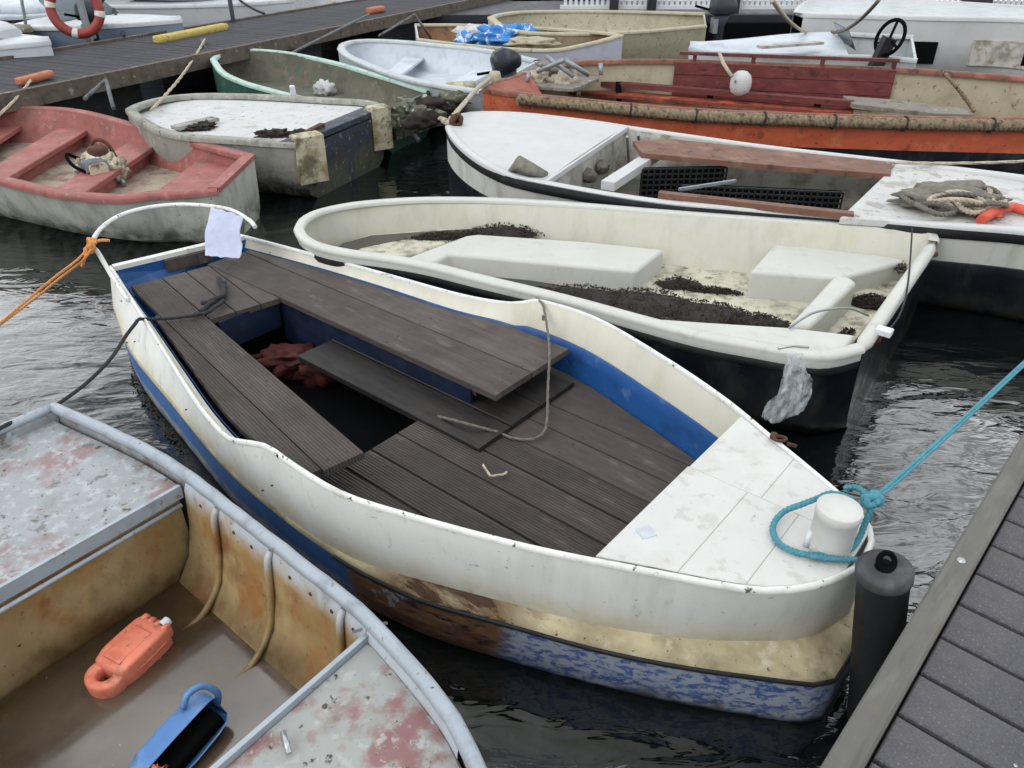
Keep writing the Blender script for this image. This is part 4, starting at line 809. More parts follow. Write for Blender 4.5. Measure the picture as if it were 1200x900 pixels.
# ================================================================ mossy white boat behind it
mat('peel_white', '#b6b7b7', .6, (4, .07), layers=[dict(col='#8d8f8c', scale=7, lo=.55, hi=.7, amt=.7), dict(col='#4a4a42', scale=16, lo=.62, hi=.68), dict(col='#9b8f70', scale=9, lo=.6, hi=.7, amt=.6)], bump=((25, .2, .004),))
mat('mossy_side', '#8f8f87', .8, (4, .15), layers=[dict(col='#5e6055', scale=8, lo=.46, hi=.68, amt=.7, stretch=(1, 1, .3)), dict(col='#b0aea2', scale=14, lo=.58, hi=.68, amt=.7), dict(col='#2e302a', scale=14, lo=.60, hi=.68, amt=.9), dict(col='#33352c', scale=8, lo=.3, hi=.55, z=(.16, .04), zn=.1)], bump=((30, .5, .01),))
mat('cream_block', '#b3ac95', .6, (6, .12), layers=[dict(col='#7d6a3c', scale=6, lo=.48, hi=.62, amt=.85), dict(col='#55533f', scale=7, lo=.52, hi=.62, amt=.8), dict(col='#3c3a30', scale=20, lo=.6, hi=.66)], bump=((20, .3, .005),))
mat('dark_blue_paint', '#2b3340', .55, (5, .2), layers=[dict(col='#5a6270', scale=15, lo=.58, hi=.68), dict(col='#3a3428', scale=8, lo=.5, hi=.64, amt=.7), dict(col='#4b4c3d', scale=9, lo=.3, hi=.5, z=(.24, .12), zn=.12, amt=.9), dict(col='#8a8f94', scale=22, lo=.6, hi=.66, amt=.7)])
RM = (-1.9, 7.4, 0)
mbt = thing('decked_boat', 'white decked boat with flaking mossy sides and dark blue stern, behind the red dinghy', 'boat', RM)
N = [(-1.769,6.387,0.460),(-2.042,6.441,0.460),(-2.350,6.523,0.460),(-2.700,6.608,0.460),(-3.001,6.741,0.470),(-3.296,7.026,0.490),(-3.561,7.362,0.520)]
F_ = [(-1.232,7.696,0.480),(-1.434,7.927,0.480),(-1.880,8.047,0.480),(-2.339,8.170,0.480),(-2.798,8.255,0.480),(-3.235,8.255,0.480),(-3.499,8.038,0.490),(-3.579,7.628,0.510),(-3.561,7.362,0.520)]
h = Hull(N, F_, 32)
PROF = [(0, .98), (.03, .7), (.07, .3), (.14, 0), (.45, -.3), (1, -.5)]
h.skin(PROF).obj('hull', 'mossy_side', mbt); h.transom(PROF, .04, .86).obj('transom', 'dark_blue_paint', mbt)
h.cap(.07, .04, .012, .006).obj('gunwale', 'mossy_side', mbt)
h.floor(.1, .435, 1).obj('deck', 'peel_white', mbt)
h.cross(.0, .07, .47, .05, .0).obj('stern_deck', 'dark_blue_paint', mbt)
for q, w in ((h.N[0].lerp(h.F[0], .11), .25), (h.F[0].lerp(h.N[0], .08), .2)): MB().box((q.x, q.y-.02, .31), (w, .13, .40), .63, .015).obj('quarter_block', 'cream_block', mbt)
for k, (x, y, sx, sz) in enumerate(((320,158,.12,.07), (352,156,.1,.05), (228,150,.13,.05), (240,148,.08,.06))):
    q = V([(-2.044,6.706,0.450),(-1.824,6.764,0.450),(-2.799,6.945,0.450),(-2.730,7.008,0.450)][k]); MB().blob(q, (sx, .06, sz*.6), k, .45, 4, 7).obj('moss_clump', 'weed', mbt)
MB().bar((-2.936,6.861,0.470), (-2.702,7.212,0.470), .12, .03).obj('loose_board', 'mossy_side', mbt)
MB().bar((-1.766,6.624,0.470), (-1.656,6.899,0.490), .05, .03).obj('loose_board', 'rust', mbt)

# ================================================================ green boat
mat('green_hull', '#33594c', .5, (4, .12), layers=[dict(col='#243d33', scale=6, lo=.5, hi=.7, amt=.7), dict(col='#6b8577', scale=12, lo=.6, hi=.68, amt=.6)])
mat('green_rim', '#9fb8ae', .5, (6, .1), layers=[dict(col='#6d7f74', scale=12, lo=.55, hi=.66, amt=.7)])
mat('muddy_inside', '#5f5c50', .75, (3, .15), layers=[dict(col='#45473a', scale=5, lo=.45, hi=.65, amt=.7), dict(col='#7f7868', scale=9, lo=.58, hi=.68, amt=.7), dict(col='#3c5a4c', scale=4, lo=.55, hi=.62, amt=.6)])
def basic_boat(root, name, label, N, F, n, hull, rim, inner, sole, zs, ts=(), transom=None, capw=.05, prof=None, wall=.12):
    t = thing(name, label, 'boat', root); h = Hull(N, F, n); prof = prof or [(0, .98), (.03, .7), (.09, .3), (.18, 0), (.45, -.3), (1, -.5)]
    h.skin(prof).obj('hull', hull, t); h.transom(prof, .03, .98).obj('transom', transom or hull, t)
    h.cap(capw, .03, .012, .006).obj('gunwale', rim, t)
    h.liner([(wall*.6, .98), (wall*.8, .7), (wall*1.4, .4), (wall*1.8, .25)], zs-.01).obj('inner_side', inner, t)
    h.floor(wall*1.75, zs).obj('sole', sole, t)
    for a in ts: h.cross(a, a+.08, zs+.16, .03, wall*.7).obj('thwart', inner, t)
    return t, h
gb, h = basic_boat((-1.9, 9, 0), 'rowing_boat', 'green boat with pale green rim and muddy inside, below the long grey pontoon', [(-1.307,7.863,0.380),(-1.811,8.076,0.400),(-2.254,8.330,0.440),(-2.640,8.622,0.460),(-3.005,8.939,0.480),(-3.353,9.391,0.500),(-3.684,10.078,0.530)], [(-0.888,8.844,0.400),(-1.266,9.270,0.420),(-1.738,9.800,0.440),(-2.120,10.211,0.460),(-2.644,10.663,0.480),(-3.026,10.874,0.500),(-3.493,10.951,0.520),(-3.761,10.811,0.530),(-3.684,10.078,0.530)], 34, 'green_hull', 'green_rim', 'muddy_inside', 'muddy_inside', .14, (), capw=.06)
q = V((-2.309,9.936,0.200)); tag(MB().blob(q, (.12, .1, .1), 3, .4, 3, 5).obj('bundle', 'peel_white'), 'crumpled pale bundle lying inside the muddy green boat', 'bundle')
MB().box((-2.261,8.324,0.500), (.05, .05, .1), .4, .01).obj('rowlock', 'plastic_white', gb)

# ================================================================ pale blue-white boat with outboard
mat('pale_hull', '#aab0b2', .45, (4, .06), layers=[dict(col='#83898a', scale=6, lo=.5, hi=.7, amt=.6), dict(col='#5b6058', scale=20, lo=.63, hi=.7)])
mat('pale_inside', '#b4bcc4', .5, (3, .06), layers=[dict(col='#8d959c', scale=5, lo=.5, hi=.7, amt=.6)])
pb_, h = basic_boat((.2, 9.6, 0), 'motor_dinghy', 'pale grey white open boat with a dark outboard, right of the green boat', [(-0.337,8.384,0.480),(-0.730,8.653,0.480),(-1.138,9.038,0.480),(-1.489,9.508,0.480),(-1.906,10.209,0.480),(-2.183,10.731,0.480),(-2.312,11.024,0.520)], [(0.343,10.335,0.480),(-0.113,10.939,0.480),(-0.465,11.303,0.480),(-0.953,11.611,0.480),(-1.466,11.934,0.480),(-1.980,12.102,0.480),(-2.275,12.018,0.480),(-2.398,11.690,0.480),(-2.312,11.024,0.520)], 32, 'pale_hull', 'pale_hull', 'pale_inside', 'pale_inside', .14, (.18, .5), capw=.09)
mat('cowl_dark', '#20242c', .4, (5, .2), layers=[dict(col='#58606c', scale=7, lo=.55, hi=.66, amt=.7)])
mat('cowl_grey', '#2c3036', .45, (5, .2))
def outboard(p, ang, label, cowl, sc=1., tilt=0.):
    p = V(p); t = thing('outboard_motor', label, 'outboard motor', tuple(p)); c, s = math.cos(ang), math.sin(ang)
    def W_(x, y, z):
        x, z = x*math.cos(tilt)-z*math.sin(tilt), x*math.sin(tilt)+z*math.cos(tilt); return p+Vector((x*c-y*s, x*s+y*c, z))*sc
    X = (W_(1, 0, 0)-W_(0, 0, 0)); Y = (W_(0, 1, 0)-W_(0, 0, 0))
    MB().loft([(W_(.02+a, 0, z), X*.19*r_, Y*.13*r_) for z, r_, a in ((.16, .85, 0), (.18, 1, 0), (.27, 1.04, .02), (.34, .97, .01), (.385, .8, -.01), (.45, .4, -.03))], 24, 4.5).obj('cowling', cowl, t)
    MB().loft([(W_(.02, 0, z), X*a, Y*b) for z, a, b in ((.17, .13, .09), (.0, .07, .05), (-.35, .06, .035), (-.5, .08, .035))], 14, 3).obj('leg', cowl, t)
    MB().loft([(W_(x, 0, -.5), Y*r_, (W_(0, 0, 1)-W_(0, 0, 0))*r_) for x, r_ in ((-.1, .01), (-.06, .04), (.08, .045), (.13, .03))], 12, 2).obj('gearcase', cowl, t)
    for k in range(3):
        a = k*2.094; MB().hexa([W_(.14, 0, -.5), W_(.15, .09*math.cos(a)-.03*math.sin(a), -.5+.09*math.sin(a)+.03*math.cos(a)), W_(.15, .1*math.cos(a+.5), -.5+.1*math.sin(a+.5))], .006).obj('propeller_blade', 'steel', t)
    MB().bar(W_(-.07, -.09, .0), W_(-.07, .09, .0), .07*sc, .2*sc).obj('clamp', 'galvanised', t)
    MB().tube([W_(-.1, .02, .2), W_(-.38, .05, .27)], .018*sc, 8).obj('tiller', 'dark_gap', t)
    return t
outboard((-0.020,9.278,0.400), .35, 'dark blue black outboard motor on the pale boat stern', 'cowl_dark', .85, .35)

# ================================================================ mossy float, beams and poles between the boats
mat('moss', '#5e6152', .9, (6, .2), layers=[dict(col='#33362b', scale=9, lo=.48, hi=.6), dict(col='#a7a492', scale=14, lo=.58, hi=.64), dict(col='#232620', scale=25, lo=.58, hi=.66)], bump=((25, .7, .02),))
fl = thing('mooring_float', 'mossy green timber mooring float between the decked boat and long white bow', 'float', (-1.137,9.230,0.100))
for a, b, w in (((-1.179,7.593,0.360), (-0.413,8.866,0.360), .17), ((-1.190,7.707,0.220), (-0.604,8.676,0.220), .14), ((-1.154,8.333,0.380), (-0.685,7.751,0.340), .12)): MB().bar(a, b, w, .12).obj('beam', 'moss', fl)
for k, q in enumerate([(-1.009,7.717,0.420),(-0.809,7.981,0.420),(-0.615,8.262,0.420),(-0.834,7.365,0.420)]): MB().blob(q, (.15, .1, .08), k+3, .45, 3, 5).obj('weed_clump', 'weed' if k % 2 else 'moss', fl)
tag(MB().tube([(-1.232,8.268,0.300), (-0.963,8.085,0.050)], .028, 8).obj('pole', 'galvanised'), 'short grey pole slanting into the water beside the mossy float', 'pole')
tag(MB().tube(curve([(-0.925,8.473,0.420),(-0.871,8.408,0.330),(-0.761,8.038,0.300),(-0.651,7.453,0.400),(-0.552,6.733,0.550)], 16), .03, 8).obj('mooring_rope', 'rope_pale'), 'thick pale rope from the mossy float to the white bow', 'rope')
tag(MB().tube([(-0.752,9.364,0.300), (-0.440,9.463,0.300)], .09, 14).obj('fender', 'cream_block'), 'stubby cream fender lying on the mossy float', 'fender')

# ================================================================ long white boat with nets
RL = (1.2, 5.3, 0)
lb = thing('work_boat', 'long white boat with white foredeck, brown thwart and black nets, beyond the cream dinghy', 'boat', RL)
mat('hull_white', '#bcbcb6', .5, (4, .07), layers=[dict(col='#8b8b7e', scale=7, lo=.5, hi=.68, amt=.6, stretch=(1, 1, .4)), dict(col='#7d6f3c', scale=6, lo=.45, hi=.6, z=(.24, .15), amt=.8), dict(col='#33352c', scale=9, lo=.35, hi=.55, z=(.12, .05))])
mat('foredeck_white', '#b6b7b7', .45, (4, .04), layers=[dict(col='#a8a69c', scale=6, lo=.58, hi=.72, amt=.5), dict(col='#6b6258', scale=40, lo=.69, hi=.73)])
mat('stern_white', '#b4b4b2', .6, (4, .06), layers=[dict(col='#8d8a84', scale=7, lo=.54, hi=.62, amt=.8), dict(col='#6d6860', scale=24, lo=.6, hi=.67)], bump=((20, .3, .004),))
mat('brown_timber', '#6a4a3c', .65, (4, .2, (1, 4, 4)), layers=[dict(col='#8b6c5a', scale=6, lo=.52, hi=.7, amt=.7), dict(col='#3c2a24', scale=9, lo=.56, hi=.68)], bump=((20, .3, .004),))
mat('grey_inside', '#aeaca4', .6, (4, .1), layers=[dict(col='#6e6c62', scale=6, lo=.48, hi=.65, amt=.8), dict(col='#7b6650', scale=5, lo=.56, hi=.66, amt=.7)])
N = [(3.344,3.830,0.560),(3.149,4.016,0.550),(2.913,4.175,0.540),(2.505,4.327,0.520),(2.074,4.500,0.500),(1.725,4.621,0.490),(1.349,4.717,0.490),(0.972,4.816,0.490),(0.510,5.013,0.500),(0.058,5.217,0.530),(-0.150,5.413,0.550),(-0.325,5.679,0.580),(-0.458,6.003,0.610),(-0.522,6.271,0.630)]
F_ = [(3.991,4.756,0.560),(3.507,5.223,0.540),(2.826,5.671,0.520),(2.012,6.115,0.510),(1.526,6.366,0.520),(1.074,6.609,0.530),(0.659,6.795,0.550),(0.148,6.916,0.580),(-0.222,6.890,0.600),(-0.432,6.702,0.620),(-0.522,6.271,0.630)]
h = Hull(N, F_, 48); hl = h
PROF = [(0, .98), (.02, .78), (.05, .4), (.10, 0), (.45, -.3), (1, -.5)]
h.skin([(-.012, .99), (-.02, .93), (-.012, .85), (.01, .84)]).obj('rubbing_strake', 'black_rubber', lb)
h.skin([(0, .86), (.02, .7), (.03, .56)]).obj('topside', 'hull_white', lb); h.skin([(.03, .565), (.022, .55), (.06, .3), (.12, 0), (.45, -.3), (1, -.5)]).obj('hull', 'navy_hull', lb); h.transom(PROF, .04).obj('transom', 'hull_white', lb)
h.cap(.05, .03, .01, .006).obj('gunwale', 'foredeck_white', lb)
h.liner([(.07, .98), (.09, .8), (.13, .5)], .1).obj('inner_side', 'grey_inside', lb); h.floor(.12, .13).obj('sole', 'muddy_inside', lb)
def deck_range(h, t0, t1, z, m, name, parent, f=.05, crown=.0, t1n=None):
    rows = []; n = h.n
    for k in range(17):
        def at(sd, a, b):
            x = (a+(b-a)*k/16)*n; j = min(int(x), n-1); return h.pt(sd, j, f, 1).lerp(h.pt(sd, j+1, f, 1), x-j)
        a, b = at('N', t0, t1n or t1), at('F', t0, t1); rows.append([a.lerp(b, q/8)+Vector((0, 0, z+crown*math.sin(math.pi*q/8))) for q in range(9)])
    return MB().grid(rows).obj(name, m, parent)
# foredeck ends on a straight line across the boat
i_n = min(range(49), key=lambda k: (h.N[k]-V((0.232,5.172,0.520))).length)/48; i_f = min(range(49), key=lambda k: (h.F[k]-V((0.911,6.567,0.540))).length)/48
rows = []
for k in range(17):
    def at(sd, a):
        x = (a+(1-a)*k/16)*48; j = min(int(x), 47); return h.pt(sd, j, .04, 1).lerp(h.pt(sd, j+1, .04, 1), x-j)
    a, b = at('N', i_n), at('F', i_f); rows.append([a.lerp(b, q/8)+Vector((0, 0, .002+.015*math.sin(math.pi*q/8))) for q in range(9)])
MB().grid(rows).obj('foredeck', 'foredeck_white', lb)
e0, e1 = rows[0][0], rows[0][-1]
MB().grid([[p+Vector((0, 0, dz)) for p in rows[0]] for dz in (0, -.2, -.42)]).obj('bulkhead', 'grey_inside', lb)
MB().bar(e0+Vector((.01, 0, -.012)), e1+Vector((.01, 0, -.012)), .03, .035).obj('deck_edge', 'foredeck_white', lb)
pr([(1.983,4.473,0.515),(2.829,5.644,0.515),(3.530,5.247,0.515),(4.083,4.860,0.515),(3.467,3.979,0.515),(2.976,4.270,0.515)], .47, .512, 'stern_deck', 'stern_white', lb, .006)
MB().hexa([(0.961,6.192,0.530),(1.295,6.245,0.530),(2.765,5.591,0.530),(2.629,5.296,0.530),(1.841,5.525,0.530),(0.978,5.842,0.530)], .04).obj('thwart', 'brown_timber', lb)
MB().bar((0.958,4.910,0.510), (2.073,4.502,0.510), .06, .04).obj('side_rail', 'brown_timber', lb)
MB().bar((0.663,5.251,0.460), (1.122,6.054,0.460), .10, .06).obj('brace', 'foredeck_white', lb)
MB().bar((0.913,6.205,0.560), (0.974,6.410,0.300), .02, .02).obj('stanchion', 'galvanised', lb); MB().bar((1.008,6.259,0.560), (1.048,6.372,0.450), .02, .02).obj('stanchion', 'galvanised', lb)
def net(label, a, b, z0, z1, nx, nz, name='net_panel'):
    """black plastic mesh panel built of real strands on a dark backing"""
    a, b = V(a), V(b); mb = MB(); d = (b-a).normalized(); nn = Vector((-d.y, d.x, 0))
    t = thing(name, label, 'net', (a.x, a.y, z0))
    for k in range(nx+1):
        p = a.lerp(b, k/nx); mb.bar((p.x, p.y, z0), (p.x, p.y, z1), .012, .01, (d.x, d.y, 0))
    for k in range(nz+1):
        z = z0+(z1-z0)*k/nz; mb.bar((a.x, a.y, z), (b.x, b.y, z), .012, .012)
    mb.obj('mesh_strands', 'black_rubber', t, kind='stuff')
    q0, q1 = a+nn*.05, b+nn*.05
    MB().grid([[(q0.x, q0.y, z), (q1.x, q1.y, z)] for z in (z0, z1)]).obj('folded_net', 'dark_gap', t)
    return t
net('black mesh net panel hung inside the long white boat, nearer its stern deck', (1.192,5.298,0.360), (2.258,5.133,0.360), .22, .45, 26, 6)
net('black mesh net bundle below the brown thwart, nearer the white foredeck', (0.966,5.654,0.360), (1.599,5.696,0.360), .22, .46, 14, 6)
MB().bar((1.132,5.112,0.480), (1.561,5.303,0.480), .02, .02).obj('batten', 'galvanised', lb)
# heap of rope and net on the stern deck, orange tube beside it
mat('net_grey', '#6d6a62', .95, (20, .3), bump=((60, .8, .008),))
cp = V((2.710,4.600,0.530)); rr = random.Random(4)
hp = thing('rope_heap', 'heap of old grey rope and net on the white stern deck', 'rope', (cp.x, cp.y, .512))
MB().blob(cp+Vector((.02, .08, .02)), (.30, .20, .09), 5, .3, 4, 6).obj('net_pile', 'net_grey', hp)
for k in range(11):
    c = cp+Vector((rr.uniform(-.2, .15), rr.uniform(-.12, .1), rr.uniform(.03, .09))); ra, rb, a0 = rr.uniform(.09, .17), rr.uniform(.05, .1), rr.uniform(-.5, .8)
    MB().strands([c+Vector((ra*math.cos(t)*math.cos(a0)-rb*math.sin(t)*math.sin(a0), ra*math.cos(t)*math.sin(a0)+rb*math.sin(t)*math.cos(a0), .02*math.sin(2*t+k))) for t in [2*math.pi*q/30 for q in range(31)]], .018, 10, 5).obj('coil', 'rope_pale' if k % 2 else 'rope_grey', hp)
mat('orange_red', '#bf4f3d', .6, (9, .15))
tag(MB().tube(curve([(2.741,4.316,0.550),(2.876,4.435,0.560),(3.040,4.541,0.550),(3.108,4.479,0.550),(3.273,4.541,0.550)], 20), .03, 10).obj('float_line', 'orange_red'), 'orange red plastic tube lying beside the grey rope heap', 'tube')
tag(MB().blob((2.862,4.448,0.545), (.07, .05, .03), 2, .4, 3, 5).obj('rag', 'orange_red'), 'crumpled orange red rag at the foot of the rope heap', 'rag')
q = V((0.071,5.283,0.540))
tag(MB().loft([(q+Vector((-.08, .05, 0)), (.02, 0, 0), (0, 0, .02)), (q+Vector((-.03, .03, .06)), (.03, .08, 0), (0, 0, .05)), (q+Vector((.06, -.01, .03)), (.03, .08, 0), (0, 0, .04)), (q+Vector((.16, -.03, 0)), (.02, .03, 0), (0, 0, .02))], 12, 2).obj('tarpaulin', 'net_grey'), 'crumpled grey tarpaulin scrap on the edge of the white foredeck', 'tarpaulin')
for x, y in ((700,208), (692,196), (725,206)): pass
for k, q in enumerate([(0.587,5.826,0.360),(0.707,6.053,0.360),(0.785,5.739,0.360)]): MB().blob(q, (.06, .05, .05), k+20, .25, 3, 5).obj('net_lump', 'net_grey', lb)
mb = MB().strands(curve([(-0.521,6.257,0.640),(-0.472,6.371,0.680),(-0.403,6.880,0.680),(-0.321,7.610,0.660),(-0.220,8.078,0.660)], 24), .022, 16)
tag(mb.obj('bow_rope', 'rope_pale'), 'pale bow rope tying the white boat to the orange bow', 'rope')
knot(MB(), (-0.449,6.306,0.655), .05, .02, 3).obj('bow_shackle', 'rust', lb)

# ================================================================ big orange timber boat with high far side
RO = (2.2, 7.4, 0)
ob = thing('lifeboat', 'old orange timber boat with rope fendering and maroon boards along its far side', 'boat', RO)
mat('orange_paint', '#80402d', .55, (5, .14, (.6, 2, 2)), layers=[dict(col='#a05c42', scale=6, lo=.54, hi=.7, amt=.6), dict(col='#5f3222', scale=9, lo=.55, hi=.66, amt=.8), dict(col='#3a2a24', scale=30, lo=.62, hi=.68)], bump=((20, .25, .005),))
mat('orange_bright', '#a64e31', .55, (5, .14, (.6, 2, 2)), layers=[dict(col='#c0714e', scale=6, lo=.54, hi=.7, amt=.6), dict(col='#5f3222', scale=9, lo=.56, hi=.66, amt=.7), dict(col='#3a2a24', scale=30, lo=.62, hi=.68)], bump=((20, .25, .005),))
mat('maroon_board', '#5f2c29', .6, (4, .16, (.6, 3, 3)), layers=[dict(col='#7d4540', scale=7, lo=.52, hi=.68, amt=.7, stretch=(.5, 3, 3)), dict(col='#351b1a', scale=9, lo=.55, hi=.66), dict(col='#2a1c1a', scale=24, lo=.63, hi=.68)], bump=((25, .3, .004),), tint=.08)
mat('cream_paint', '#a29c86', .55, (4, .08), layers=[dict(col='#8e8468', scale=7, lo=.5, hi=.68, amt=.7), dict(col='#6b5f4c', scale=18, lo=.6, hi=.67)], bump=((20, .2, .004),))
mat('brown_red_inside', '#7a3526', .65, (4, .2), layers=[dict(col='#a8502f', scale=5, lo=.52, hi=.66, amt=.8), dict(col='#3a1f1a', scale=7, lo=.52, hi=.66)])
mat('weathered_grey', '#77736a', .85, (4, .18, (.6, 4, 4)), layers=[dict(col='#55524b', scale=9, lo=.52, hi=.66), dict(col='#a29e94', scale=12, lo=.6, hi=.68)], bump=((25, .4, .005),))
mat('rope_fender', '#7d6f5a', .95, (30, .3), layers=[dict(col='#4b4236', scale=25, lo=.5, hi=.62)], bump=((50, .8, .012),))
N = [(5.329,6.677,0.570),(4.412,6.826,0.550),(3.484,6.934,0.540),(2.526,7.065,0.540),(1.556,7.269,0.540),(0.803,7.547,0.550),(0.326,7.677,0.570),(0.000,7.734,0.590),(-0.181,7.803,0.600),(-0.281,7.833,0.610)]
F_ = [(5.636,7.235,0.760),(4.849,7.715,0.740),(3.873,8.170,0.740),(2.638,8.467,0.740),(1.708,8.676,0.740),(0.810,8.687,0.730),(0.354,8.510,0.700),(0.000,8.225,0.650),(-0.212,8.045,0.610),(-0.283,7.886,0.600)]
h = Hull(N, F_, 48)
h.skin([(-.003, .99), (.0, .8), (.012, .46)]).obj('top_strake', 'orange_bright', ob)
h.skin([(.008, .47), (.03, .30), (.10, -.02), (.4, -.3), (1, -.5)]).obj('hull', 'navy_hull', ob)
h.transom([(0, .98), (.012, .46), (.1, -.02), (.4, -.3), (1, -.5)], .04).obj('transom', 'navy_hull', ob)
mat('worn_rail', '#74483a', .7, (4, .2), layers=[dict(col='#9a6a58', scale=7, lo=.5, hi=.66, amt=.7), dict(col='#43302a', scale=12, lo=.56, hi=.66)], bump=((25, .3, .004),))
h.cap(.06, .035, .012, .008).obj('gunwale', 'worn_rail', ob)
h.liner([(.03, .98), (.05, .8), (.07, .6)], .16, sides='N').obj('inner_side', 'brown_red_inside', ob)
h.liner([(.04, .98), (.05, .8), (.06, .6)], .16, sides='F').obj('inner_side', 'cream_paint', ob)
h.floor(.06, .17).obj('sole', 'brown_red_inside', ob)
rfn = MB().strands(curve([p+Vector((0, -.03, -.045)) for p in h.N[1:46]], 320), .052, 44, 7).obj('rope_fendering', 'rope_fender', ob)
for k, i in enumerate((10, 16, 21, 26, 31, 36)): 
    p = h.N[i]+Vector((0, -.03, -.045)); MB().tube([p+Vector((.008*math.sin(t), .060*math.cos(t), .060*math.sin(t))) for t in [2*math.pi*q/12 for q in range(12)]], .008, 6, closed=True).obj('lashing', 'rope_dark', rfn)
# maroon boards: three rows on the far side
ia = min(range(49), key=lambda k: (h.F[k]-V((3.873,8.170,0.740))).length); ib = min(range(49), key=lambda k: (h.F[k]-V((1.708,8.676,0.740))).length)
for z0, z1 in ((.35, .475), (.48, .605), (.61, .725)):
    mb = MB(); rows = []
    for i in range(ia, ib+1):
        d = (h.F[min(i+1, 48)]-h.F[i-1]).normalized(); nn = Vector((d.y, -d.x, 0)); nn = nn if nn.y < 0 else -nn
        p = h.atz('F', i, .055, 0); rows.append([p+nn*a+Vector((0, 0, z)) for a, z in ((0, z0), (.035, z0), (.035, z1), (0, z1))])
    mb.grid(rows, True, False); e = len(rows)-1; mb.f += [(0, 1, 2, 3), (e*4+3, e*4+2, e*4+1, e*4)]; mb.sm += [False]*2; mb.obj('side_board', 'maroon_board', ob)
q0, q1 = h.F[ia], h.F[ib-1]
MB().bar(q0+Vector((0, -.04, .075)), q1+Vector((-.1, -.04, .075)), .05, .03).obj('top_rail', 'maroon_board', ob)
for t in (.02, .35, .68, .97): MB().bar(q0.lerp(q1, t)+Vector((0, -.04, .0)), q0.lerp(q1, t)+Vector((0, -.04, .065)), .05, .03, (1, 0, 0)).obj('rail_post', 'maroon_board', ob)
# bench along the middle, ribs and bow deck
MB().bar((0.918,8.733,0.500), (3.288,7.713,0.500), .10, .05).obj('bench_rail', 'maroon_board', ob)
MB().bar((0.554,8.740,0.420), (3.294,7.680,0.420), .22, .03).obj('side_bench', 'brown_red_inside', ob)
MB().bar((0.453,8.514,0.360), (3.289,7.628,0.360), .12, .04).obj('stringer', 'orange_paint', ob)
for a, b in (((1.124,8.623,0.520), (1.141,8.514,0.360)), ((2.026,8.306,0.520), (2.056,8.266,0.360)), ((3.000,7.908,0.500), (3.050,7.917,0.360))): MB().bar(a, b, .06, .05, (1, 0, 0)).obj('rib', 'dark_gap', ob)
i_n = min(range(49), key=lambda k: (h.N[k]-V((0.326,7.677,0.570))).length); 
rows = [[h.pt('N', i, .05, 1).lerp(h.pt('F', i, .05, 1), q/6)+Vector((0, 0, .004)) for q in range(7)] for i in range(i_n, 49)]
MB().grid(rows).obj('bow_deck', 'orange_paint', ob)
MB().hexa([(0.153,8.055,0.600),(0.357,8.509,0.600),(0.918,8.605,0.600),(0.900,8.415,0.600),(0.599,7.886,0.600)], .03).obj('bow_shelf', 'weathered_grey', ob)
MB().bar((0.707,8.639,0.560), (0.701,8.473,0.420), .05, .04, (1, 0, 0)).obj('shelf_leg', 'cream_paint', ob)
MB().lathe((-0.172,8.163,0.580), [(.06, 0), (.06, .1), (.05, .13), (.001, .135)], 14).obj('bow_post', 'cream_paint', ob)
tag(MB().hexa([(3.279,7.969,0.520),(3.652,7.809,0.520),(4.193,7.397,0.520),(4.164,7.155,0.520),(3.857,7.189,0.520),(3.233,7.580,0.520)], .04).obj('plank', 'weathered_grey'), 'loose weathered grey plank lying across the orange boat', 'plank')
q = V((2.296,8.143,0.600)); tag(MB().lathe(q, [(.001, .125), (.05, .115), (.09, .08), (.105, .03), (.105, -.03), (.09, -.08), (.05, -.115), (.001, -.125)], 20).obj('fender', 'peel_white'), 'round off-white ball fender hanging inside the orange boat', 'fender')
tag(MB().tube([(2.119,8.454,0.840), (2.073,8.045,0.800), (2.146,7.942,0.700)], .018, 8).obj('fender_line', 'rope_pale'), 'short pale line holding the ball fender', 'rope')
tag(MB().strands(curve([(4.151,7.897,0.770),(4.157,7.742,0.720),(4.264,7.699,0.620),(4.387,7.676,0.500),(4.403,7.579,0.450)], 24), .022, 12).obj('rope', 'rope_fender'), 'brown rope hanging down the cream far side of the orange boat', 'rope')
# grey tackle heaped on the bow
tk = thing('anchor_tackle', 'grey grapnel and rope tackle heaped on the orange bow', 'tackle', (0.391,8.277,0.600))
for k, q in enumerate([(0.261,8.303,0.620),(0.444,8.491,0.620),(0.617,8.687,0.620),(0.394,8.410,0.700),(0.519,8.231,0.600)]): MB().blob(q, (.14, .1, .08), k+40, .4, 3, 6).obj('rope_coil', 'weathered_grey' if k % 2 else 'rope_pale', tk)
for a, b in (((0.257,8.217,0.700), (0.512,7.975,0.850)), ((0.512,7.975,0.850), (0.756,8.032,0.700)), ((0.338,8.176,0.850), (0.608,8.055,0.680)), ((0.153,8.067,0.630), (0.169,8.100,0.720)), ((0.912,8.376,0.640), (0.908,8.405,0.750))): MB().tube([a, b], .022, 8).obj('tine', 'galvanised', tk)
tag(MB().strands(sag((4.537,5.575,0.620), (2.675,5.484,0.560), .04, 20), .012, 24).obj('long_line', 'rope_pale'), 'long pale line running off right from the brown thwart end', 'rope')

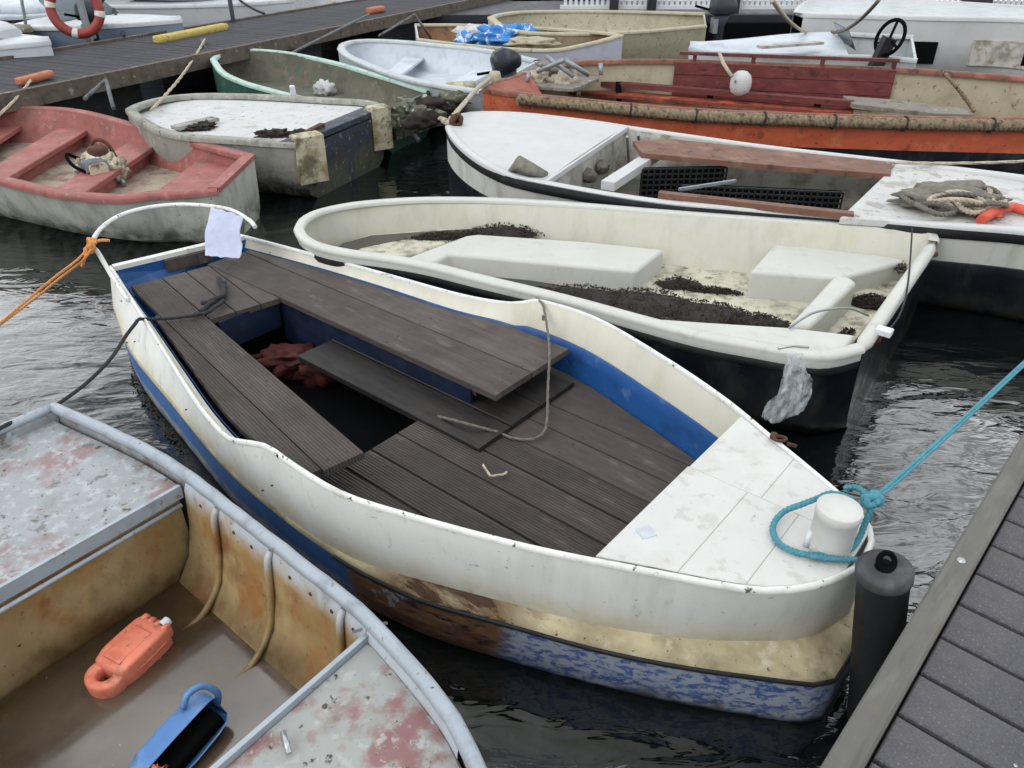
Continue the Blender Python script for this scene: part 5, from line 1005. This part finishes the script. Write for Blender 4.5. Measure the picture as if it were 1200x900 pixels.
# ================================================================ boats beyond
mat('brown_inside', '#7a5a3c', .7, (4, .2), layers=[dict(col='#4a3726', scale=6, lo=.5, hi=.66), dict(col='#a58a66', scale=9, lo=.58, hi=.68)])
mat('lilac_hull', '#aeb0bd', .5, (4, .06), layers=[dict(col='#8b8e9a', scale=6, lo=.55, hi=.7, amt=.6)])
ct, h = basic_boat((.2, 11.8, 0), 'open_boat', 'cream rimmed boat with brown inside and a blue tarpaulin, behind the outboard', [(-1.391,12.252,0.460),(-0.724,11.754,0.460),(0.000,11.367,0.460),(0.574,11.155,0.480),(1.032,11.185,0.550),(1.327,11.285,0.600),(1.519,11.458,0.620)], [(-1.578,13.666,0.500),(-0.831,13.666,0.500),(0.000,13.454,0.500),(0.655,12.900,0.530),(1.125,12.290,0.570),(1.390,11.871,0.600),(1.519,11.458,0.620)], 28, 'lilac_hull', 'cream_paint', 'brown_inside', 'brown_inside', .2, (.3, .6), capw=.08)
mat('blue_tarp', '#2f74b8', .6, (9, .2), layers=[dict(col='#c3ccd8', scale=9, lo=.55, hi=.6)])
tag(MB().blob((-0.102,12.502,0.450), (.42, .3, .16), 7, .4, 4, 5).obj('tarpaulin', 'blue_tarp'), 'crumpled bright blue tarpaulin in the brown lined boat', 'tarpaulin')
tag(MB().blob((-0.667,12.551,0.420), (.16, .2, .09), 9, .4, 3, 5).obj('tarpaulin', 'blue_tarp'), 'small blue tarpaulin scrap left of the crumpled bright blue one', 'tarpaulin')
tag(MB().blob((-0.585,13.058,0.450), (.3, .2, .1), 12, .4, 3, 5).obj('sailcloth', 'peel_white'), 'heap of off-white sailcloth beside the blue tarpaulin', 'sailcloth')
tag(MB().blob((0.305,11.916,0.460), (.35, .16, .07), 15, .35, 3, 5).obj('sailcloth', 'cream_paint'), 'roll of cream sailcloth along the near rim of the brown lined boat', 'sailcloth')
lc, h = basic_boat((1.6, 14, 0), 'launch', 'long cream open boat with moss stained side and an outboard, at the far back', [(3.013,13.033,0.550),(2.026,12.450,0.550),(1.241,12.177,0.550),(0.620,12.177,0.550),(0.124,12.198,0.570),(-0.192,12.613,0.600),(-0.371,13.124,0.660)], [(3.200,14.074,0.620),(2.303,14.322,0.620),(1.451,14.449,0.620),(0.726,14.449,0.620),(0.142,14.129,0.640),(-0.205,13.576,0.660),(-0.371,13.124,0.660)], 28, 'cream_paint', 'cream_paint', 'cream_paint', 'mossy_side', .2, (.3,), capw=.1)
outboard((3.301,13.454,0.500), .05, 'black outboard motor on the far cream launch stern', 'cowl_grey', 1.05)
# grey-white day boat with steering wheel
sb = thing('day_boat', 'grey white decked motor boat with a steering wheel, beyond the maroon boards', 'boat', (3.8, 10.6, 0))
N = [(4.867,9.889,0.550),(4.402,10.138,0.550),(3.605,10.267,0.550),(2.897,10.399,0.550),(2.465,10.399,0.570),(2.252,10.536,0.600)]
F_ = [(5.530,11.530,0.600),(5.009,11.698,0.600),(4.594,11.871,0.600),(3.935,11.698,0.600),(3.094,11.206,0.600),(2.553,10.824,0.600),(2.252,10.536,0.600)]
h = Hull(N, F_, 28); h.skin([(0, .98), (.03, .6), (.09, 0), (.5, -.4), (1, -.5)]).obj('hull', 'pale_hull', sb); h.transom([(0, .98), (.03, .6), (.09, 0), (.5, -.4), (1, -.5)]).obj('transom', 'pale_hull', sb)
rows = [[h.pt('N', i, .02, 1).lerp(h.pt('F', i, .02, 1), q/6)+Vector((0, 0, .01+.06*math.sin(math.pi*q/6))) for q in range(7)] for i in range(8, 29)]
MB().grid(rows).obj('deck', 'pale_inside', sb); h.floor(.05, .25, 0, 9).obj('cockpit', 'dark_gap', sb); h.cap(.05, .04).obj('gunwale', 'pale_hull', sb)
MB().bar((2.973,9.974,0.680), (3.828,10.317,0.680), .12, .03).obj('hatch', 'grey_inside', sb)
wsc = V((4.285,10.329,0.600))
m = bpy.data.materials.new('tinted_glass'); m.use_nodes = True; MATS['tinted_glass'] = m; p = m.node_tree.nodes['Principled BSDF']; p.inputs['Base Color'].default_value = (.10, .13, .15, 1); p.inputs['Roughness'].default_value = .08; p.inputs['Alpha'].default_value = .75
MB().hexa([wsc, wsc+Vector((.12, .9, 0)), wsc+Vector((-.02, .85, .22)), wsc+Vector((-.12, .05, .22))], .012).obj('windscreen', 'tinted_glass', sb)
wc = V((4.527,10.002,0.780)); ax = Vector((-.9, -.35, .3)).normalized(); u = ax.orthogonal().normalized(); w = ax.cross(u)
sw = MB().tube([wc+(u*math.cos(t)+w*math.sin(t))*.2 for t in [2*math.pi*k/24 for k in range(24)]], .022, 8, closed=True).obj('steering_wheel', 'dark_gap', sb)
for k in range(3): a = k*2.094+.3; MB().bar(wc, wc+(u*math.cos(a)+w*math.sin(a))*.19, .03, .015).obj('spoke', 'dark_gap', sw)
MB().bar(wc, wc+Vector((-.12, .05, -.5)), .12, .14, (1, 0, 0)).obj('console', 'black_rubber', sb)
# big white boat at right
bw = thing('motor_boat', 'big white motor boat with grey side panels and dark openings, upper right', 'boat', (6.6, 13.2, 0))
N = [(7.771,10.271,0.850),(7.168,11.833,0.780),(6.067,12.031,0.780),(5.177,12.235,0.780),(4.589,12.152,0.800),(4.154,12.068,0.820)]
F_ = [(p[0]-.15, p[1]+2.2*min(1, (k+.0)/2.2), p[2]+.02) for k, p in enumerate(N[::-1])][::-1]
h = Hull(N, F_, 28); PROF = [(0, .98), (.02, .6), (.05, 0), (.4, -.3), (1, -.5)]
h.skin(PROF).obj('hull', 'foredeck_white', bw); h.transom(PROF).obj('transom', 'foredeck_white', bw); h.cap(.05, .05).obj('gunwale', 'foredeck_white', bw)
rows = [[h.pt('N', i, .02, 1).lerp(h.pt('F', i, .02, 1), q/6) for q in range(7)] for i in range(0, 29)]; MB().grid(rows).obj('deck', 'pale_hull', bw)
def side_panel(i0, i1, k0, k1, m, name, out=.03, parent=None):
    rows = []
    for i in range(i0, i1+1):
        f = .02; rows.append([h.pt('N', i, f, k)+Vector((0, -o, 0)) for o, k in ((-.04, k0), (out, k0), (out, k1), (-.04, k1))])
    mb = MB().grid(rows, True, False); e = len(rows)-1; mb.f += [(0, 1, 2, 3), (e*4+3, e*4+2, e*4+1, e*4)]; mb.sm += [False]*2; return mb.obj(name, m, parent or bw)
side_panel(2, 13, .18, .62, 'grey_inside', 'side_panel'); side_panel(5, 9, .24, .50, 'dark_gap', 'window', .036); side_panel(16, 19, .2, .58, 'dark_gap', 'window')
MB().bar(h.pt('N', 1, .0, .12)+Vector((0, -.06, 0)), h.pt('N', 26, .0, .12)+Vector((0, -.06, 0)), .08, .08).obj('rubbing_strake', 'black_rubber', bw)

# ================================================================ far pontoon and white picket railing
mat('picket_white', '#c9ccd0', .5, (5, .06)); mat('post_dark', '#23262c', .5, (5, .2))
fpn = thing('far_pontoon', 'dark pontoon walkway across the back of the basin', 'pontoon', (6.5, 15.8, 0))
MB().box((6.5, 16.8, .36), (18, 2.4, .14), 0, .01).obj('deck', 'post_dark', fpn); MB().box((6.5, 15.55, .12), (18, .12, .36), 0, .01).obj('fascia', 'dark_gap', fpn); MB().box((6.5, 16.9, .0), (17.6, 2, .4), 0, .01).obj('float', 'black_rubber', fpn)
pf = thing('picket_fence', 'white picket railing with dark posts along the far pontoon', 'fence', (7, 16.0, .43))
pk = None
for k in range(118):
    x = 1.0+k*.1
    if pk is None: pk = MB().box((x, 16.0, .98), (.055, .03, .96), 0, .004).obj('picket', 'picket_white', pf); px0 = x
    else:
        o = pk.copy(); COL.objects.link(o); o.parent = pf; o.location = pk.location+Vector((x-px0, 0, 0))
for z in (.52, 1.35): MB().box((6.9, 15.96, z), (12, .04, .07), 0, .004).obj('rail', 'picket_white', pf)
for x in (1.9, 2.6, 4.15, 5.6, 7.1, 8.6, 9.75, 11.2, 12.7): MB().box((x, 15.88, 1.0), (.16, .12, 1.15), 0, .006).obj('post', 'post_dark', pf)
tag(MB().box((8.6, 15.8, .85), (.42, .3, .85), 0, .02).lathe((8.6, 15.8, 1.275), [(.2, 0), (.16, .06), (.001, .08)], 12).obj('service_pedestal', 'post_dark'), 'dark service pedestal on the far pontoon above the big white boat', 'pedestal')

# ================================================================ long grey pontoon running away on the left
DA = Vector((.417, .909, 0)).normalized(); DN = Vector((-DA.y, DA.x, 0)); DO = Vector((-4.91, 7.7, 0)); DANG = math.atan2(DA.y, DA.x)
def dl(u, v, z=0): return DO+DA*u+DN*v+Vector((0, 0, z))
dp = thing('long_pontoon', 'long grey plank pontoon running diagonally away at upper left', 'pontoon', tuple(dl(5, 1)))
mat('grey_plank', '#313237', .85, (4, .15), layers=[dict(col='#48484d', scale=9, lo=.55, hi=.68, amt=.6), dict(col='#3a393c', scale=12, lo=.55, hi=.68, amt=.6)], bump=((60, .4, .004),), tint=.1)
mat('edge_timber', '#5a5148', .85, (4, .2), layers=[dict(col='#38332d', scale=8, lo=.5, hi=.65, amt=.8), dict(col='#8a7f70', scale=12, lo=.6, hi=.68)], bump=((30, .4, .005),))
first = None
for k in range(150):
    u = -4+k*.16
    if first is None:
        mb = MB(); mb.prism([(0, 0), (1.9, 0), (1.9, .152), (0, .152)], -.035, 0, .004); me = bpy.data.meshes.new('plank'); me.from_pydata(mb.v, [], mb.f); me.materials.append(MATS['grey_plank']); first = me
    o = bpy.data.objects.new('plank', first); COL.objects.link(o); o.parent = dp; o.location = dl(u+.155, .08, .55+R.uniform(-.002, .002))-Vector(dp['_w']); o.rotation_euler = (0, 0, DANG+math.pi/2)
for v in (.035, 2.03): MB().bar(dl(-4, v, .495), dl(20, v, .495), .075, .17).obj('edge_beam', 'edge_timber', dp)
for v in (.4, 1.0, 1.6): MB().bar(dl(-4, v, .47), dl(20, v, .47), .08, .08).obj('bearer', 'dark_gap', dp)
for u in (-2.5, 1, 4.5, 8, 11.5, 15, 18.5): MB().bar(dl(u-.9, 1.05, .08), dl(u+.9, 1.05, .08), 1.5, .6).obj('float', 'black_rubber', dp)
mat('yellow_foam', '#ad9a55', .7, (8, .15), layers=[dict(col='#7d6a30', scale=12, lo=.55, hi=.66)])
mat('orange_fade', '#a86648', .7, (8, .15), layers=[dict(col='#8a4830', scale=12, lo=.55, hi=.66)])
a, b = V((-4.796,11.239,0.585)), V((-4.309,12.641,0.585))
tag(MB().loft([(a.lerp(b, t), DN*.09*s_, Vector((0, 0, .05*s_))) for t, s_ in ((0, .6), (.02, 1), (.5, 1), (.98, 1), (1, .6))], 14, 4).obj('bumper', 'yellow_foam'), 'yellow foam bumper strip along the long pontoon edge', 'bumper')
a, b = V((-5.009,8.231,0.600)), V((-4.913,8.704,0.600))
tag(MB().loft([(a.lerp(b, t), DN*.06*s_, Vector((0, 0, .035*s_))) for t, s_ in ((0, .6), (.03, 1), (.5, 1), (.97, 1), (1, .6))], 14, 4).obj('bumper', 'orange_fade'), 'faded orange bumper on the pontoon edge above the red dinghy', 'bumper')
a, b = V((-2.450,14.516,0.600)), V((-2.273,14.908,0.600))
tag(MB().loft([(a.lerp(b, t), DN*.07*s_, Vector((0, 0, .05*s_))) for t, s_ in ((0, .6), (.05, 1), (.95, 1), (1, .6))], 12, 4).obj('bumper', 'orange_fade'), 'small orange bumper far along the pontoon edge', 'bumper')
mat('worn_galvanised', '#5d6265', .7, (20, .3), layers=[dict(col='#4a3a30', scale=14, lo=.55, hi=.65)])
def arm(label, pts, r=.02):
    t = thing('mooring_fork', label, 'mooring fork', pts[0], 'galvanised mooring forks under the long pontoon')
    for a, b in zip(pts, pts[1:]): MB().tube([a, b], r, 8).obj('strut', 'worn_galvanised', t)
    return t
arm('galvanised triangular mooring fork nearest the red dinghy bow', [(-4.211,7.908,0.500), (-4.103,8.211,0.620), (-3.928,7.866,0.420)])
arm('galvanised mooring fork above the green boat', [(-2.939,10.863,0.460), (-2.277,13.461,0.660)])
arm('galvanised mooring fork above the pale boat bow', [(-2.019,12.683,0.450), (-1.524,13.274,0.680), (-1.315,13.542,0.300)])
tag(MB().box((-5.070,8.957,0.450), (.14, .14, .1), .4, .01).lathe((-5.593,9.883,0.220), [(.001, 0), (.22, 0), (.24, .08), (.22, .16), (.001, .16)], 16).obj('tyre_fender', 'black_rubber'), 'black round tyre fender hanging at the pontoon side by the red dinghy', 'fender')
tag(MB().strands(sag((-4.862,8.211,0.620), (-4.788,7.311,0.440), .02), .014, 14).obj('mooring_rope', 'rope_pale'), 'pale rope from the orange bumper down to the red dinghy', 'rope')
tag(MB().strands(sag((-4.126,11.206,0.600), (-3.366,7.455,0.500), .05), .018, 22).obj('mooring_rope', 'rope_pale'), 'pale rope from the yellow bumper down to the decked boat bow', 'rope')
tag(MB().strands(sag((-4.172,11.206,0.600), (-3.661,10.083,0.500), .03), .016, 10).obj('mooring_rope', 'rope_grey'), 'short grey rope from the pontoon to the green boat bow', 'rope')
tag(MB().tube(sag((2.326,7.642,1.400), (4.087,11.640,0.640), .05), .02, 8).obj('stay_line', 'rope_pale'), 'taut pale line down to the day boat, left of the big white boat', 'rope')
tag(MB().tube(sag((3.748,8.733,1.300), (4.443,11.640,0.640), .1), .02, 8).obj('stay_line', 'rope_grey'), 'slack grey line from far pontoon down to the day boat deck', 'rope')
tag(MB().tube([dl(5.4, 1.95, .55), dl(5.4, 1.95, 2.6)], .035, 10).obj('pole', 'galvanised'), 'thin galvanised pole standing on the far edge of the long pontoon', 'pole')
# lifebuoy on its stand
lc_ = V((-5.807,11.300,0.953)); ax = Vector((.25, -.95, .12)).normalized(); u = ax.orthogonal().normalized(); w = ax.cross(u)
lf = thing('lifebuoy', 'red lifebuoy with white bands on a stand by the long pontoon', 'lifebuoy', tuple(lc_))
mat('buoy_red', '#85352f', .5, (6, .1)); mat('buoy_white', '#c4c0bb', .5, (6, .06))
def ring(t0, t1, r, R_, n): return [lc_+(u*math.cos(t)+w*math.sin(t))*R_ for t in [t0+(t1-t0)*k/n for k in range(n+1)]]
MB().tube(ring(0, 2*math.pi, .06, .295, 40)[:-1], .062, 14, closed=True).obj('ring', 'buoy_red', lf)
for k in range(4): a = .6+k*math.pi/2; MB().tube(ring(a-.12, a+.12, .06, .295, 6), .066, 14).obj('band', 'buoy_white', lf)
ls = thing('lifebuoy_stand', 'grey post with arms carrying the red lifebuoy', 'stand', (lc_.x, lc_.y+.12, .5))
MB().bar((lc_.x+.02, lc_.y+.14, .3), (lc_.x+.02, lc_.y+.14, 1.6), .09, .06, (1, 0, 0)).obj('post', 'galvanised', ls); MB().bar((lc_.x-.3, lc_.y+.12, lc_.z+.3), (lc_.x+.35, lc_.y+.12, lc_.z+.3), .05, .05).obj('arm', 'galvanised', ls)

# boats moored on the far side of the long pontoon
mat('bluegrey_hull', '#6f7d8c', .45, (4, .08)); mat('white_gel', '#b4b8bc', .4, (4, .05), layers=[dict(col='#8f9499', scale=6, lo=.56, hi=.7, amt=.6)])
def far_boat(name, label, bow, d, L, beam, z, hull, deck, extras):
    bow = V(bow); d = V(d).normalized(); nn = Vector((-d.y, d.x, 0)); nn = nn if nn.y > 0 else -nn
    st = ((1, .82), (.8, .95), (.55, 1), (.3, .85), (.14, .55), (.05, .25), (0, 0))
    N = [bow+d*L*u-nn*beam/2*k+Vector((0, 0, .12*(1-u)**2)) for u, k in st]; F = [bow+d*L*u+nn*beam/2*k+Vector((0, 0, .12*(1-u)**2)) for u, k in st]
    t = thing(name, label, 'boat', (bow.x+d.x*L/2, bow.y+d.y*L/2, 0)); h = Hull(N, F, 24)
    h.skin([(0, .98), (.04, .6), (.14, 0), (.5, -.4), (1, -.5)]).obj('hull', hull, t); h.transom([(0, .98), (.04, .6), (.14, 0), (.5, -.4), (1, -.5)]).obj('transom', hull, t); h.cap(.06, .05).obj('gunwale', deck, t)
    rows = [[h.pt('N', i, .03, 1).lerp(h.pt('F', i, .03, 1), q/6)+Vector((0, 0, .05*math.sin(math.pi*q/6))) for q in range(7)] for i in range(10, 25)]; MB().grid(rows).obj('foredeck', deck, t)
    h.floor(.05, .25, 0, 11).obj('cockpit', 'grey_inside', t)
    def at(u, v, z): return bow+d*L*u+nn*v+Vector((0, 0, z-bow.z))
    extras(t, at); return t
def ex_a(t, at):
    MB().hexa([at(.45, -.6, .75), at(.45, .6, .75), at(.55, .5, 1.1), at(.55, -.5, 1.1)], .02).obj('windscreen', 'tinted_glass', t)
    MB().loft([(at(u, 0, .78), V((0, 0, .16))*s_, (at(0, .6, 0)-at(0, 0, 0))*s_) for u, s_ in ((.12, .3), (.2, .7), (.35, 1), (.45, 1))], 14, 3).obj('cabin', 'white_gel', t)
def ex_b(t, at):
    MB().hexa([at(.38, -.6, .7), at(.38, .6, .7), at(.5, .5, 1.15), at(.5, -.5, 1.15)], .02).obj('windscreen', 'tinted_glass', t)
    for u in (.5, .8):
        MB().tube(curve([at(u, -.7, .6), at(u-.03, -.65, 1.2), at(u-.04, 0, 1.4), at(u-.03, .65, 1.2), at(u, .7, .6)], 16), .022, 8).obj('canopy_hoop', 'galvanised', t)
    MB().tube([at(.5, -.6, 1.2), at(.95, -.6, .65)], .02, 8).obj('stay', 'rope_dark', t); MB().tube([at(.3, -.5, .6), at(.15, -.3, 1.3)], .02, 8).obj('stay', 'rope_dark', t)
def ex_c(t, at):
    MB().loft([(at(u, 0, z), V((0, 0, .3))*s_, (at(0, .75, 0)-at(0, 0, 0))*s_) for u, s_, z in ((.2, .3, .75), (.3, .8, .9), (.4, 1, .95), (.7, 1, .95))], 16, 4).obj('cabin', 'white_gel', t)
    for u in (.42, .52, .62): MB().bar(at(u-.035, -.76, 1.02), at(u+.035, -.76, 1.02), .03, .16).obj('window', 'tinted_glass', t)
far_boat('cabin_boat', 'white cabin boat beyond the pontoon at the far left edge', (-5.652,10.195,0.600), (-.95, .25, 0), 4.6, 1.7, .6, 'white_gel', 'white_gel', ex_a)
far_boat('cruiser', 'blue grey motor boat with canopy hoops right of the lifebuoy', (-4.819,12.325,0.600), (-.93, .3, 0), 4.4, 1.7, .6, 'bluegrey_hull', 'white_gel', ex_b)
far_boat('cabin_boat', 'white cabin boat moored beyond the pole on the long pontoon', (-3.880,15.182,0.600), (-.95, .3, 0), 5.4, 1.9, .6, 'white_gel', 'white_gel', ex_c)

def ex_d(t, at):
    MB().loft([(at(u, 0, .72), V((0, 0, .12))*s_, (at(0, .55, 0)-at(0, 0, 0))*s_) for u, s_ in ((.1, .4), (.25, 1), (.5, .9))], 14, 3).obj('cuddy', 'pale_inside', t)
    MB().tube(curve([at(.52, -.6, .6), at(.5, -.5, 1.0), at(.5, .5, 1.0), at(.52, .6, .6)], 14), .025, 8).obj('grab_rail', 'galvanised', t)
def ex_e(t, at):
    MB().bar(at(.35, -.5, .55), at(.35, .5, .55), .25, .05).obj('thwart', 'brown_timber', t); MB().bar(at(.7, -.55, .55), at(.7, .55, .55), .25, .05).obj('thwart', 'brown_timber', t)
    MB().blob(at(.5, 0, .5), (.5, .35, .25), 4, .4, 3, 5).obj('cover', 'blue_tarp', t)
far_boat('open_boat', 'dark hulled open boat with a blue cover behind the far left cabin boat', (-6.719,11.745,0.550), (-.95, .28, 0), 4.2, 1.6, .55, 'cowl_dark', 'weathered_grey', ex_e)
far_boat('motor_boat', 'pale motor boat with low cuddy and grab rail, behind the lifebuoy', (-6.381,13.446,0.600), (-.95, .3, 0), 4.6, 1.7, .6, 'cowl_grey', 'pale_inside', ex_d)
far_boat('open_boat', 'grey open boat with a blue cover at the top left corner', (-8.128,15.464,0.600), (-.95, .3, 0), 4.2, 1.6, .6, 'weathered_grey', 'post_dark', ex_e)
outboard((-5.950,11.888,0.620), 1.2, 'dark outboard motor tilted up beyond the long pontoon by the lifebuoy', 'cowl_dark', .9)

tag(MB().tube([dl(7.5, 2.9, .6), dl(7.6, 3.0, 3.4)], .04, 10).obj('mast', 'galvanised'), 'thin grey mast of the blue grey motor boat', 'mast')
tag(MB().tube([dl(9.6, 2.4, .5), dl(9.7, 2.5, 3.0)], .03, 10).obj('pole', 'post_dark'), 'thin dark pole beyond the yellow bumper on the long pontoon', 'pole')
tag(MB().tube(sag(dl(3.3, 2.0, .6), dl(4.6, 3.6, .75), .08), .02, 8).obj('mooring_line', 'rope_dark'), 'dark mooring line from the long pontoon to the far left cabin boat', 'rope')
tag(MB().tube(sag(dl(8.2, 2.0, .6), dl(9.4, 3.2, .8), .08), .02, 8).obj('mooring_line', 'rope_pale'), 'pale mooring line from the long pontoon to the boat beyond the pole', 'rope')
tag(MB().tube(sag(dl(6.2, 2.0, .6), dl(6.9, 3.4, .9), .06), .02, 8).obj('mooring_line', 'rope_dark'), 'dark mooring line from the long pontoon to the canopy boat', 'rope')

for o in list(bpy.data.objects):
    if '_w' in o: del o['_w']
